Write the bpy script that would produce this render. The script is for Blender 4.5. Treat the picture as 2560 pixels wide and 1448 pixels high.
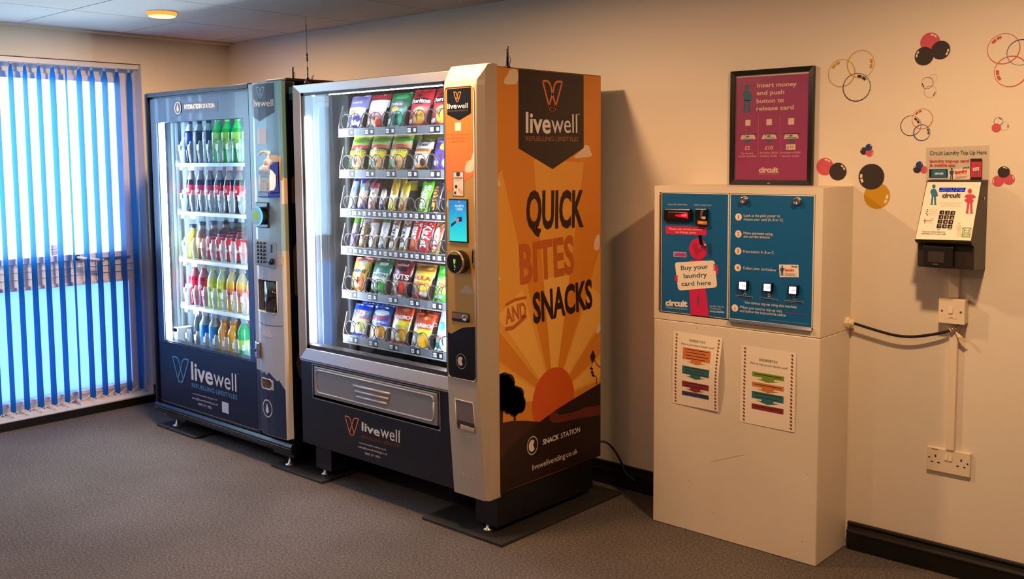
# Vending corner of a shared room: two vending machines, a laundry card machine and a wall kiosk.
import bpy, math, random
from mathutils import Vector, Matrix
random.seed(7)
SC = bpy.context.scene
for o in list(bpy.data.objects): bpy.data.objects.remove(o)
COL = SC.collection
# ---------------------------------------------------------------- camera
F_PX, CX, CY = 2439.84, 1227.25, 610.03          # focal length and optical centre, in pixels of a 2560 x 1448 frame
YAW, PITCH, ROLL = 0.745560, -0.087060, -0.008600
CAM = Vector((5.5824, -3.5547, 1.4806))
_f = Vector((-math.sin(YAW)*math.cos(PITCH), math.cos(YAW)*math.cos(PITCH), math.sin(PITCH)))
_r0 = Vector((math.cos(YAW), math.sin(YAW), 0)); _u0 = _r0.cross(_f)
_r = math.cos(ROLL)*_r0 + math.sin(ROLL)*_u0
_u = -math.sin(ROLL)*_r0 + math.cos(ROLL)*_u0
cd = bpy.data.cameras.new('camera'); cam = bpy.data.objects.new('camera', cd); COL.objects.link(cam)
cd.sensor_fit = 'HORIZONTAL'; cd.sensor_width = 36.0; cd.lens = F_PX*36/2560
cd.shift_x = (1280-CX)/2560; cd.shift_y = -(724-CY)/2560; cd.clip_start = 0.02
cam.matrix_world = Matrix(((_r.x, _u.x, -_f.x, CAM.x), (_r.y, _u.y, -_f.y, CAM.y), (_r.z, _u.z, -_f.z, CAM.z), (0, 0, 0, 1)))
SC.camera = cam
# ---------------------------------------------------------------- world, exposure
SC.view_settings.view_transform = 'Standard'; SC.view_settings.look = 'None'
SC.view_settings.gamma = 1.0; SC.view_settings.use_curve_mapping = False
SC.view_settings.exposure = 0.0
wd = bpy.data.worlds.new('daylight'); SC.world = wd; wd.use_nodes = True
bg = wd.node_tree.nodes['Background']; bg.inputs[0].default_value = (0.50, 0.76, 1.0, 1); bg.inputs[1].default_value = 13.0
SC.cycles.max_bounces = 10; SC.cycles.transparent_max_bounces = 24; SC.cycles.diffuse_bounces = 5
SC.cycles.caustics_reflective = False; SC.cycles.caustics_refractive = False
SC.cycles.sample_clamp_indirect = 4.0
LAMP_POWER = 28.0; LAMP_COL = (1.0, 0.60, 0.31)     # warm downlights of the ceiling
LED_WHITE = (0.80, 0.92, 1.0)
CEIL = 2.236
# ---------------------------------------------------------------- pixel -> point on a plane
def ray(px, py): return _f + (px-CX)/F_PX*_r - (py-CY)/F_PX*_u
def at(px, py, axis, val):
    d = ray(px, py); t = (val-CAM[axis])/d[axis]; return CAM + t*d
class Plane:
    def __init__(s, O, U, V):
        s.O = Vector(O); s.U = Vector(U).normalized(); s.V = Vector(V).normalized(); s.N = s.U.cross(s.V)
        if s.N.dot(CAM-s.O) < 0: s.N = -s.N
    def uv(s, px, py):
        d = ray(px, py); t = (s.O-CAM).dot(s.N)/d.dot(s.N); q = CAM+t*d-s.O
        return q.dot(s.U), q.dot(s.V)
    def p(s, u, v, off=0.0): return s.O + u*s.U + v*s.V + off*s.N
def YP(y): return Plane((0, y, 0), (1, 0, 0), (0, 0, 1))
def Zoom(x0, y0, k): return lambda x, y: (x0+x/k, y0+y/k)
SRC = lambda x, y: (x, y)
# ---------------------------------------------------------------- materials
def lin(c): c /= 255.0; return c/12.92 if c <= 0.04045 else ((c+0.055)/1.055)**2.4
_M = {}
def hexc(h): h = h.lstrip('#'); return tuple(int(h[i:i+2], 16) for i in (0, 2, 4))
def M(name, rgb, rough=0.5, metal=0.0, emit=0.0, spec=0.5, coat=0.0, noise=None, bump=None):
    """principled material; rgb 0-255 sRGB; noise=(scale, amount) varies the colour, bump=(scale, strength)"""
    if name in _M: return _M[name]
    if isinstance(rgb, str): rgb = hexc(rgb)
    m = bpy.data.materials.new(name); m.use_nodes = True; nt = m.node_tree; b = nt.nodes['Principled BSDF']
    col = tuple(lin(c) for c in rgb)+(1,)
    b.inputs['Base Color'].default_value = col; b.inputs['Roughness'].default_value = rough
    b.inputs['Metallic'].default_value = metal; b.inputs['Specular IOR Level'].default_value = spec
    b.inputs['Coat Weight'].default_value = coat
    if emit:
        b.inputs['Emission Color'].default_value = col; b.inputs['Emission Strength'].default_value = emit
    if noise or bump:
        tc = nt.nodes.new('ShaderNodeTexCoord')
    if noise:
        n = nt.nodes.new('ShaderNodeTexNoise'); n.inputs['Scale'].default_value = noise[0]; n.inputs['Detail'].default_value = 6
        nt.links.new(tc.outputs['Object'], n.inputs['Vector'])
        r = nt.nodes.new('ShaderNodeValToRGB'); a = noise[1]
        r.color_ramp.elements[0].position = 0.3; r.color_ramp.elements[1].position = 0.7
        r.color_ramp.elements[0].color = tuple(c*(1-a) for c in col[:3])+(1,)
        r.color_ramp.elements[1].color = tuple(min(1, c*(1+a)) for c in col[:3])+(1,)
        nt.links.new(n.outputs['Fac'], r.inputs['Fac']); nt.links.new(r.outputs['Color'], b.inputs['Base Color'])
    if bump:
        n2 = nt.nodes.new('ShaderNodeTexNoise'); n2.inputs['Scale'].default_value = bump[0]; n2.inputs['Detail'].default_value = 4
        nt.links.new(tc.outputs['Object'], n2.inputs['Vector'])
        bp = nt.nodes.new('ShaderNodeBump'); bp.inputs['Strength'].default_value = bump[1]; bp.inputs['Distance'].default_value = 0.004
        nt.links.new(n2.outputs['Fac'], bp.inputs['Height']); nt.links.new(bp.outputs['Normal'], b.inputs['Normal'])
    _M[name] = m; return m
def C(h, rough=0.45): return M('paint_'+h.lstrip('#')+('' if rough == 0.45 else '_%d' % int(rough*100)), h, rough)
def foil(h): return M('foil_'+h.lstrip('#'), h, 0.28, 0.0, 0, 0.6, bump=(60, 0.25))
def glassy(name, tint=(255, 255, 255), gloss=0.12, rough=0.02, haze=0.0):
    """thin clear sheet: lets light straight through, mirrors by the angle, optional milky part"""
    if name in _M: return _M[name]
    m = bpy.data.materials.new(name); m.use_nodes = True; nt = m.node_tree; nt.nodes.clear()
    out = nt.nodes.new('ShaderNodeOutputMaterial'); tr = nt.nodes.new('ShaderNodeBsdfTransparent')
    tr.inputs[0].default_value = tuple(lin(c) for c in tint)+(1,)
    gl = nt.nodes.new('ShaderNodeBsdfGlossy'); gl.inputs['Roughness'].default_value = rough
    fr = nt.nodes.new('ShaderNodeLayerWeight'); fr.inputs['Blend'].default_value = 0.5
    mp = nt.nodes.new('ShaderNodeMapRange'); mp.inputs['To Min'].default_value = gloss*0.35; mp.inputs['To Max'].default_value = min(1, gloss*4)
    nt.links.new(fr.outputs['Fresnel'], mp.inputs['Value'])
    mx = nt.nodes.new('ShaderNodeMixShader'); nt.links.new(mp.outputs[0], mx.inputs[0])
    nt.links.new(tr.outputs[0], mx.inputs[1]); nt.links.new(gl.outputs[0], mx.inputs[2]); last = mx
    if haze:
        df = nt.nodes.new('ShaderNodeBsdfDiffuse'); df.inputs[0].default_value = (0.9, 0.95, 0.95, 1)
        m2 = nt.nodes.new('ShaderNodeMixShader'); m2.inputs[0].default_value = haze
        nt.links.new(mx.outputs[0], m2.inputs[1]); nt.links.new(df.outputs[0], m2.inputs[2]); last = m2
    nt.links.new(last.outputs[0], out.inputs[0]); _M[name] = m; return m
def emis(name, rgb, strength):
    if name in _M: return _M[name]
    m = bpy.data.materials.new(name); m.use_nodes = True; nt = m.node_tree; nt.nodes.clear()
    out = nt.nodes.new('ShaderNodeOutputMaterial'); e = nt.nodes.new('ShaderNodeEmission')
    e.inputs[0].default_value = tuple(lin(c) for c in rgb)+(1,); e.inputs[1].default_value = strength
    nt.links.new(e.outputs[0], out.inputs[0]); _M[name] = m; return m
def translucent(name, rgb, mixd=0.0, drgb=(200, 200, 200)):
    if name in _M: return _M[name]
    m = bpy.data.materials.new(name); m.use_nodes = True; nt = m.node_tree; nt.nodes.clear()
    out = nt.nodes.new('ShaderNodeOutputMaterial'); t = nt.nodes.new('ShaderNodeBsdfTranslucent')
    t.inputs[0].default_value = tuple(lin(c) for c in rgb)+(1,); last = t
    d = nt.nodes.new('ShaderNodeBsdfPrincipled'); d.inputs['Base Color'].default_value = tuple(lin(c) for c in drgb)+(1,)
    d.inputs['Roughness'].default_value = 0.5
    mx = nt.nodes.new('ShaderNodeMixShader'); mx.inputs[0].default_value = mixd
    nt.links.new(t.outputs[0], mx.inputs[1]); nt.links.new(d.outputs[0], mx.inputs[2])
    nt.links.new(mx.outputs[0], out.inputs[0]); _M[name] = m; return m
# ---------------------------------------------------------------- text outlines
_T = {}
def text_geo(s, bold=0.0):
    k = (s, bold)
    if k not in _T:
        c = bpy.data.curves.new('t', 'FONT'); c.body = s; c.offset = bold; c.resolution_u = 3
        o = bpy.data.objects.new('t', c); COL.objects.link(o)
        dg = bpy.context.evaluated_depsgraph_get(); dg.update()
        me = bpy.data.meshes.new_from_object(o.evaluated_get(dg))
        vs = [(v.co.x, v.co.y) for v in me.vertices]; fs = [tuple(p.vertices) for p in me.polygons]
        bpy.data.objects.remove(o); bpy.data.curves.remove(c); bpy.data.meshes.remove(me)
        x0 = min(v[0] for v in vs); x1 = max(v[0] for v in vs)
        _T[k] = ([(x-x0, y) for x, y in vs], fs, x1-x0)
    return _T[k]
# ---------------------------------------------------------------- mesh builder
class MB:
    def __init__(s): s.v = []; s.f = []; s.mats = []; s.m = []; s.sm = []
    def mi(s, mat):
        if mat not in s.mats: s.mats.append(mat)
        return s.mats.index(mat)
    def add(s, vs, fs, mat, smooth=False):
        n = len(s.v); i = s.mi(mat); s.v += [Vector(p) for p in vs]
        for f in fs: s.f.append(tuple(n+k for k in f)); s.m.append(i); s.sm.append(smooth)
    def box(s, x0, x1, y0, y1, z0, z1, mat):
        s.add([(x, y, z) for z in (z0, z1) for y in (y0, y1) for x in (x0, x1)],
              [(0, 2, 3, 1), (4, 5, 7, 6), (0, 1, 5, 4), (2, 6, 7, 3), (0, 4, 6, 2), (1, 3, 7, 5)], mat); return s
    def hexa(s, bot, top, mat):          # two rings of points
        n = len(bot); fs = [tuple(range(n-1, -1, -1)), tuple(range(n, 2*n))]
        fs += [(i, (i+1) % n, n+(i+1) % n, n+i) for i in range(n)]
        s.add(list(bot)+list(top), fs, mat); return s
    def lathe(s, prof, mat, c=(0, 0, 0), seg=20, axis='z', matf=None, smooth=True):
        """prof: [(r, h)...]; matf(h_mid) -> material per ring"""
        n = len(s.v); c = Vector(c)
        for r, h in prof:
            for k in range(seg):
                a = 2*math.pi*k/seg; x, y = r*math.cos(a), r*math.sin(a)
                q = {'z': (x, y, h), 'y': (x, h, y), 'x': (h, x, y)}[axis]; s.v.append(c+Vector(q))
        for i in range(len(prof)-1):
            mm = matf((prof[i][1]+prof[i+1][1])/2) if matf else mat; j = s.mi(mm)
            for k in range(seg):
                a, b = n+i*seg+k, n+i*seg+(k+1) % seg
                s.f.append((a, b, b+seg, a+seg)); s.m.append(j); s.sm.append(smooth)
        for end, i in ((0, 0), (1, len(prof)-1)):
            if prof[i][0] > 1e-5:
                ring = [n+i*seg+k for k in range(seg)]
                s.f.append(tuple(ring if end else ring[::-1])); s.m.append(s.mi(matf(prof[i][1]) if matf else mat)); s.sm.append(False)
        return s
    def tube(s, path, r, mat, seg=8, closed=False):
        path = [Vector(p) for p in path]; n0 = len(s.v); up = Vector((0.123, 0.31, 0.94)).normalized()
        for i, p in enumerate(path):
            a = path[max(0, i-1)]; b = path[min(len(path)-1, i+1)]; t = (b-a).normalized()
            x = up.cross(t)
            if x.length < 1e-3: x = Vector((1, 0, 0)).cross(t)
            x.normalize(); y = t.cross(x); up = y
            for k in range(seg):
                w = 2*math.pi*k/seg; s.v.append(p+r*(math.cos(w)*x+math.sin(w)*y))
        j = s.mi(mat)
        for i in range(len(path)-1):
            for k in range(seg):
                a, b = n0+i*seg+k, n0+i*seg+(k+1) % seg
                s.f.append((a, b, b+seg, a+seg)); s.m.append(j); s.sm.append(True)
        for i, ring in ((0, 1), (len(path)-1, 0)):
            q = [n0+i*seg+k for k in range(seg)]; s.f.append(tuple(q[::-1] if ring else q)); s.m.append(j); s.sm.append(False)
        return s
    def prism(s, poly, mat, fn0, fn1):   # poly of (u, v); fn -> 3D
        n = len(poly); s.add([fn0(*p) for p in poly]+[fn1(*p) for p in poly],
            [tuple(range(n)), tuple(range(2*n-1, n-1, -1))]+[(i, n+i, n+(i+1) % n, (i+1) % n) for i in range(n)], mat); return s
    def grid(s, nu, nv, fn, matf, smooth=True):
        n = len(s.v)
        for j in range(nv+1):
            for i in range(nu+1): s.v.append(Vector(fn(i/nu, j/nv)))
        for j in range(nv):
            for i in range(nu):
                a = n+j*(nu+1)+i; s.f.append((a, a+1, a+nu+2, a+nu+1)); s.sm.append(smooth)
                s.m.append(s.mi(matf((i+.5)/nu, (j+.5)/nv)))
        return s
    def build(s, name, parent=None, bevel=0.0, recalc=True):
        me = bpy.data.meshes.new(name); off = Vector((0, 0, 0))
        q = parent
        while q is not None: off += q.location; q = q.parent
        me.from_pydata([tuple(p-off) for p in s.v], [], s.f)
        for m in s.mats: me.materials.append(m)
        me.polygons.foreach_set('material_index', s.m); me.polygons.foreach_set('use_smooth', s.sm)
        if recalc:
            import bmesh
            b = bmesh.new(); b.from_mesh(me); bmesh.ops.recalc_face_normals(b, faces=b.faces); b.to_mesh(me); b.free()
        me.update(); o = bpy.data.objects.new(name, me); COL.objects.link(o)
        if parent: o.parent = parent
        if bevel:
            md = o.modifiers.new('bevel', 'BEVEL'); md.width = bevel; md.segments = 2; md.limit_method = 'ANGLE'; md.angle_limit = 0.7
        return o
def clip_half(poly, ax, lim, sg):
    out = []
    for i in range(len(poly)):
        p, q = poly[i-1], poly[i]; ip, iq = sg*(p[ax]-lim) >= 0, sg*(q[ax]-lim) >= 0
        if ip != iq:
            t = (lim-p[ax])/(q[ax]-p[ax]); out.append((p[0]+t*(q[0]-p[0]), p[1]+t*(q[1]-p[1])))
        if iq: out.append(q)
    return out
def chaikin(pts, n=2):
    for _ in range(n): pts = [tuple(a*w+b*(1-w) for a, b in zip(p, q)) for p, q in zip(pts, pts[1:]+pts[:1]) for w in (.75, .25)]
    return pts
class G(MB):
    """flat printed artwork on a plane, measured in the photograph; layers lie 0.35 mm apart"""
    def __init__(s, plane, zoom=SRC, base=0.0004, warp=None):
        super().__init__(); s.P = plane; s.z = zoom; s.base = base; s.warp = warp; s.breaks = None
    def uv(s, x, y): return s.P.uv(*s.z(x, y))
    def pt(s, u, v, L): return s.P.p(u, v, s.base+0.00035*L+(s.warp(u, v) if s.warp else 0))
    def polyuv(s, pts, mat, L=0):
        if s.breaks:
            B = [-1e3]+list(s.breaks)+[1e3]
            for a, b in zip(B, B[1:]):
                q = clip_half(clip_half(pts, 0, a, 1), 0, b, -1)
                if len(q) > 2: s.add([s.pt(u, v, L) for u, v in q], [tuple(range(len(q)))], mat)
            return s
        s.add([s.pt(u, v, L) for u, v in pts], [tuple(range(len(pts)))], mat); return s
    def poly(s, pts, mat, L=0): return s.polyuv([s.uv(*p) for p in pts], mat, L)
    def text(s, t, a, b, mat, cap=None, L=1, bold=0.0, squeeze=1.0):
        vs, fs, w = text_geo(t, bold); ua = Vector(s.uv(*a)); ub = Vector(s.uv(*b)); d = ub-ua; k = d.length/w
        e = d.normalized(); n = Vector((-e.y, e.x))
        if n.y < 0: n = -n
        if cap: h = (Vector(s.uv(a[0], a[1]-cap))-ua).dot(n); ky = h/0.72
        else: ky = k*squeeze
        s.add([s.pt(*(ua+e*(x*k)+n*(y*ky)), L) for x, y in vs], fs, mat); return s
    def ellipse(s, c, edge, mat, L=1, n=28, ratio=1.0, ring=None, a0=0, a1=360):
        """c centre, edge = point at the right-hand rim (both in zoom pixels); ring = inner/outer radius"""
        u0, v0 = s.uv(*c); u1, _ = s.uv(*edge); r = abs(u1-u0); return s.circ(u0, v0, r, mat, L, n, ratio, ring, a0, a1)
    def circ(s, u0, v0, r, mat, L=1, n=28, ratio=1.0, ring=None, a0=0, a1=360):
        full = (a1-a0) >= 360; m = n if full else n+1
        an = [math.radians(a0+(a1-a0)*k/n) for k in range(m)]
        out = [(u0+r*math.cos(a), v0+r*ratio*math.sin(a)) for a in an]
        if ring is None: s.polyuv(out, mat, L)
        else:
            inn = [(u0+r*ring*math.cos(a), v0+r*ratio*ring*math.sin(a)) for a in an]
            s.add([s.pt(*p, L) for p in out+inn], [(i, (i+1) % m, m+(i+1) % m, m+i) for i in range(n)], mat)
        return s
    def stroke(s, pts, w, mat, L=1, closed=False):     # w in metres
        q = [Vector(s.uv(*p)) for p in pts]; n = len(q); A = []; B = []
        for i in range(n):
            a = q[i-1] if (i or closed) else q[0]; b = q[(i+1) % n] if (i < n-1 or closed) else q[-1]
            t = (b-a).normalized(); nn = Vector((-t.y, t.x))*w/2; A.append(q[i]+nn); B.append(q[i]-nn)
        m = n if closed else n-1
        s.add([s.pt(*p, L) for p in A+B], [(i, (i+1) % n, n+(i+1) % n, n+i) for i in range(m)], mat); return s
    def build(s, name, parent=None): return MB.build(s, name, parent, recalc=False)
def thing(name, label, cat, loc=(0, 0, 0), group=None):
    o = bpy.data.objects.new(name, None); o.empty_display_size = 0.05; COL.objects.link(o); o.location = loc
    o['label'] = label; o['category'] = cat
    if group: o['group'] = group
    bpy.context.view_layer.update(); return o
def tag(o, label, cat, group=None):
    o['label'] = label; o['category'] = cat
    if group: o['group'] = group
    return o
def struct(o): o['kind'] = 'structure'; return o
def dup(root, loc, label, group=None, rot=None):
    r = root.copy(); COL.objects.link(r); r.location = loc; r['label'] = label
    if group: r['group'] = group
    if rot is not None: r.rotation_euler = rot
    for ch in root.children:
        c = ch.copy(); COL.objects.link(c); c.parent = r
        for g in ch.children: d = g.copy(); COL.objects.link(d); d.parent = c
    return r
def rrect(x0, y0, x1, y1, r, n=5):
    pts = []
    for cx, cy, a in ((x1-r, y1-r, 0), (x0+r, y1-r, 90), (x0+r, y0+r, 180), (x1-r, y0+r, 270)):
        pts += [(cx+r*math.cos(math.radians(a+90*k/n)), cy+r*math.sin(math.radians(a+90*k/n))) for k in range(n+1)]
    return pts
def smooth_path(pts, n=6):
    P = [Vector(p) for p in pts]; out = []
    for i in range(len(P)-1):
        p0, p1, p2, p3 = P[max(0, i-1)], P[i], P[i+1], P[min(len(P)-1, i+2)]
        for k in range(n):
            t = k/n; out.append(0.5*((2*p1)+(p2-p0)*t+(2*p0-5*p1+4*p2-p3)*t*t+(3*p1-p0-3*p2+p3)*t**3))
    return out+[P[-1]]
# ================================================================ the room
RX, RY = 8.4, -6.2
wallm = M('wall_paint', (226, 214, 196), 0.6, bump=(35, 0.05))
m = MB(); m.box(-.25, RX+.1, 0, .12, 0, CEIL+.15, wallm); struct(m.build('wall_back'))
WY0, WY1, WZ0, WZ1 = -2.68, -.605, .055, 2.066
m = MB()
m.box(-.25, 0, WY1, 0, 0, CEIL+.15, wallm); m.box(-.25, 0, RY, WY0, 0, CEIL+.15, wallm)
m.box(-.25, 0, WY0, WY1, WZ1, CEIL+.15, wallm); m.box(-.25, 0, WY0, WY1, 0, WZ0, wallm)
struct(m.build('wall_left'))
m = MB(); m.box(RX, RX+.12, RY, 0, 0, CEIL+.15, wallm); struct(m.build('wall_right'))
m = MB(); m.box(-.25, RX+.1, RY-.12, RY, 0, CEIL+.15, wallm); struct(m.build('wall_front'))
def carpet():
    m = bpy.data.materials.new('carpet'); m.use_nodes = True; nt = m.node_tree; b = nt.nodes['Principled BSDF']
    tc = nt.nodes.new('ShaderNodeTexCoord')
    n = nt.nodes.new('ShaderNodeTexNoise'); n.inputs['Scale'].default_value = 120; n.inputs['Detail'].default_value = 8; n.inputs['Roughness'].default_value = 0.85
    n3 = nt.nodes.new('ShaderNodeTexNoise'); n3.inputs['Scale'].default_value = 2.2; n3.inputs['Detail'].default_value = 5
    nt.links.new(tc.outputs['Object'], n.inputs['Vector']); nt.links.new(tc.outputs['Object'], n3.inputs['Vector'])
    r = nt.nodes.new('ShaderNodeValToRGB'); e = r.color_ramp.elements
    e[0].position = .34; e[0].color = (.02, .016, .014, 1); e[1].position = .68; e[1].color = (.33, .28, .26, 1)
    k = e.new(.50); k.color = (.115, .097, .090, 1)
    mx = nt.nodes.new('ShaderNodeMix'); mx.data_type = 'RGBA'; mx.blend_type = 'MULTIPLY'; mx.inputs['Factor'].default_value = 0.5
    nt.links.new(n.outputs['Fac'], r.inputs['Fac']); nt.links.new(r.outputs['Color'], mx.inputs['A']); 
    r3 = nt.nodes.new('ShaderNodeValToRGB'); r3.color_ramp.elements[0].position = .3; r3.color_ramp.elements[0].color = (.6, .6, .6, 1)
    r3.color_ramp.elements[1].position = .65
    nt.links.new(n3.outputs['Fac'], r3.inputs['Fac']); nt.links.new(r3.outputs['Color'], mx.inputs['B'])
    nt.links.new(mx.outputs['Result'], b.inputs['Base Color']); b.inputs['Roughness'].default_value = 0.95
    b.inputs['Specular IOR Level'].default_value = 0.1
    bp = nt.nodes.new('ShaderNodeBump'); bp.inputs['Strength'].default_value = .5; bp.inputs['Distance'].default_value = .006
    nt.links.new(n.outputs['Fac'], bp.inputs['Height']); nt.links.new(bp.outputs['Normal'], b.inputs['Normal'])
    return m
m = MB(); m.box(-.25, RX+.1, RY-.1, .12, -.1, 0, carpet()); struct(m.build('floor'))
# ceiling tiles, laid in a 0.63 x 0.59 grid
tile = M('ceiling_tile', (214, 206, 198), .9, bump=(180, .1)); grid_m = M('tile_gap', (60, 52, 46), .8)
m = MB(); m.box(-.25, RX+.1, RY-.1, .12, CEIL+.004, CEIL+.15, grid_m)
xs = [0.063]+[.703+.627*k for k in range(13)]; ys = [0]+[-.155-.59*k for k in range(11)]
for a, b in zip(xs, xs[1:]):
    for c, d in zip(ys, ys[1:]): m.box(a+.004, min(b, RX)-.004, d+.004, c-.004, CEIL, CEIL+.02, tile)
struct(m.build('ceiling'))
m = MB(); m.box(0, .058, RY, 0, CEIL-.012, CEIL+.01, wallm); struct(m.build('trim_1'))
# skirting
skm = M('skirting_black', (18, 15, 13), .35)
sk_prof = [(0, 0), (-.020, 0), (-.020, .062), (-.024, .064), (-.024, .070), (-.013, .078), (-.010, .088), (-.014, .094), (-.014, .100), (-.008, .1035), (0, .1035)]
m = MB()
for a, b in ((.0, 3.42), (4.135, RX)):
    m.prism(sk_prof, skm, lambda y, z: (a, y, z), lambda y, z: (b, y, z))
struct(m.build('baseboard_back'))
m = MB(); m.prism([(-p[0], p[1]) for p in sk_prof], skm, lambda x, z: (x, WY1+.0, z), lambda x, z: (x, -.025, z))
m.box(.0, .02, RY, WY1, 0, .046, skm); struct(m.build('baseboard_left'))
# ---------------------------------------------------------------- window
upvc = M('white_upvc', (222, 220, 222), .35)
win = MB()
for a, b, c, d in ((WY0, WY0+.05, WZ0, WZ1), (WY1-.055, WY1, WZ0, WZ1), (WY0, WY1, WZ0, .098), (WY0, WY1, 1.99, WZ1),
                   (-1.78, -1.70, WZ0, WZ1), (WY0, WY1, .775, .905)):
    win.box(-.19-.0007*len(win.f), -.125-.00004*len(win.f), a, b, c, d, upvc)
for y0, y1 in ((-1.70, WY1-.055), (WY0+.05, -1.78)):     # opening sash and lower beads
    for a, b, c, d in ((y0, y0+.045, .905, 1.99), (y1-.05, y1, .905, 1.99), (y0, y1, .905, .94), (y0, y1, 1.955, 1.99),
                       (y0, y0+.02, .098, .775), (y1-.022, y1, .098, .775), (y0, y1, .755, .775), (y0, y1, .098, .12)):
        win.box(-.175-.00002*len(win.f), -.108-.00002*len(win.f), a, b, c, d, upvc)
for k in range(1, 3): win.box(-.126, -.121, WY0, WY1, .775+.043*k-.003, .775+.043*k+.003, upvc)
W = struct(win.build('window_1', bevel=.004))
up = translucent('obscure_glass', (248, 250, 250), .04); lo = translucent('frosted_film_glass', (142, 158, 184), .04)
for y0, y1 in ((-1.655, WY1-.105), (WY0+.095, -1.825)):
    m = MB(); m.box(-.150, -.146, y0, y1, .94, 1.955, up); m.build('pane', W)
for y0, y1 in ((-1.68, WY1-.077), (WY0+.07, -1.80)):
    m = MB(); m.box(-.150, -.146, y0, y1, .12, .755, lo); m.build('pane', W)
m = MB(); m.box(-.108, -.095, -1.02, -.985, .905, .935, M('handle_black', (25, 25, 28), .4)); m.tube([(-.095, -1.0, .92), (-.07, -1.0, .92), (-.062, -.985, .917), (-.06, -.86, .895)], .009, upvc); m.build('window_handle', W)
m = MB(); m.box(-.2, .012, WY0, WY1, .040, .0549, M('sill_white', (205, 208, 214), .4)); struct(m.build('trim_2', bevel=.004))
g = G(Plane((-.1455, 0, 0), (0, 1, 0), (0, 0, 1)), Zoom(0, 480, 2.3357))
g.poly([(298, 312), (350, 306), (352, 408), (300, 410)], C('e8dde6'), 0)
g.text('IMPORTANT', (299, 342), (349, 336), C('c02038'), None, 1, .02)
for k in range(8): g.stroke([(303, 352+7*k), (345-(k % 3)*5, 348+7*k)], .004, C('8a8494'), 1)
tag(g.build('window_notice'), 'small white printed notice with a red heading on the window pane', 'notice')
# ---------------------------------------------------------------- vertical blind
bl = thing('vertical_blind', 'blue vertical blind hanging across the bright frosted window', 'blind', (-.05, -1.6, 2.03))
m = MB(); m.box(-.076, -.024, -1.79, WY1-.004, 2.036, 2.062, upvc); m.build('headrail', bl)
bm_ = translucent('blue_slat_cloth', (4, 122, 190), .35, (0, 100, 170))
phi = [-8, -7, -5, -5, -4, -17.5, -3, -4, -3, -3, -4, 2]; tw = [-4, -3, -2, 0, 0, 1, -2, 4, 7, 2, 1, 0]
for k in range(15):
    y = -.658-.0765*k; a0 = phi[k] if k < 12 else random.uniform(-8, 3); t0 = tw[k] if k < 12 else random.uniform(-3, 3)
    m = MB()
    def f(u, v):
        z = 2.028-1.952*v; a = math.radians(a0-t0*.5+t0*v+90*max(0, .012-v)*20*0); w = .089*(u-.5)*(1.0 if v < .965 else 1.04)
        if v < .012: w *= .45
        c = .0055*(1-(2*u-1)**2)
        return (-.05+w*math.cos(a)-c*math.sin(a), y+w*math.sin(a)+c*math.cos(a), z)
    m.grid(6, 30, f, lambda u, v: bm_); m.box(-.056, -.044, y-.006, y+.006, 2.016, 2.037, M('hanger_plastic', (190, 196, 205), .3))
    o = m.build('slat', bl, recalc=False)
m = MB(); pts = []
for side in (-.094, -.008):
    pts = []
    for k in range(15):
        y = -.658-.0765*k
        for j in range(6):
            t = j/6; sag = .022*math.sin(math.pi*t)
            if k == 5 and side > -.05: pass
            pts.append((side, y-.0765*t, .092-sag))
    if side > -.05: pts = [p for p in pts if not (-1.125 < p[1] < -.99)]
    if side > -.05:
        i = max(k for k, p in enumerate(pts) if p[1] >= -.99)
        dro = [(side+.005, -.99-.135*t, .092-.15*math.sin(math.pi*t)) for t in (0, .1, .2, .3, .4, .5, .6, .7, .8, .9, 1)]
        pts = pts[:i+1]+dro+pts[i+1:]
    m.tube(pts, .0022, M('bead_white', (228, 226, 222), .3), seg=6)
m.build('bead_chain', bl)
# ---------------------------------------------------------------- ceiling lights (warm LED discs)
def ceiling_light(x, y, label, group=None, power=1.0):
    t = thing('ceiling_light', label, 'ceiling light', (x, y, CEIL-.024), group)
    m = MB(); m.lathe([(.070, CEIL-.004), (.078, CEIL-.004), (.078, CEIL-.0005)], M('lamp_rim', (225, 220, 212), .4), (x, y, 0), 32); m.build('rim', t)
    m = MB(); m.lathe([(.0005, CEIL-.0260), (.058, CEIL-.0257), (.066, CEIL-.0225), (.072, CEIL-.015), (.073, CEIL-.003)], None, (x, y, 0), 36, matf=lambda h: emis('lamp_glow', (255, 186, 104), 5.0) if h < CEIL-.023 else emis('lamp_glow_edge', (255, 150, 64), 1.6)); m.build('diffuser', t)
    ld = bpy.data.lights.new('lamp_light', 'AREA'); ld.shape = 'DISK'; ld.size = .12; ld.energy = LAMP_POWER*power; ld.color = LAMP_COL
    lo_ = bpy.data.objects.new('lamp_light', ld); COL.objects.link(lo_); lo_.parent = t; lo_.location = (0, 0, -.004)
ceiling_light(.955, -.985, 'round glowing ceiling light above the drinks machine', None, 1.1)
for x, y, w_ in ((2.92, -1.16, .93), (4.77, -1.10, 1.16), (2.92, -3.4, .45), (4.77, -3.4, .45)):  # first pair follows cast shadows; second pair is an unseen row added as fill
    ceiling_light(x, y, 'round warm ceiling light outside the picture; the row away from the machines is added fill', 'ceiling lights outside the picture', w_)
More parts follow.
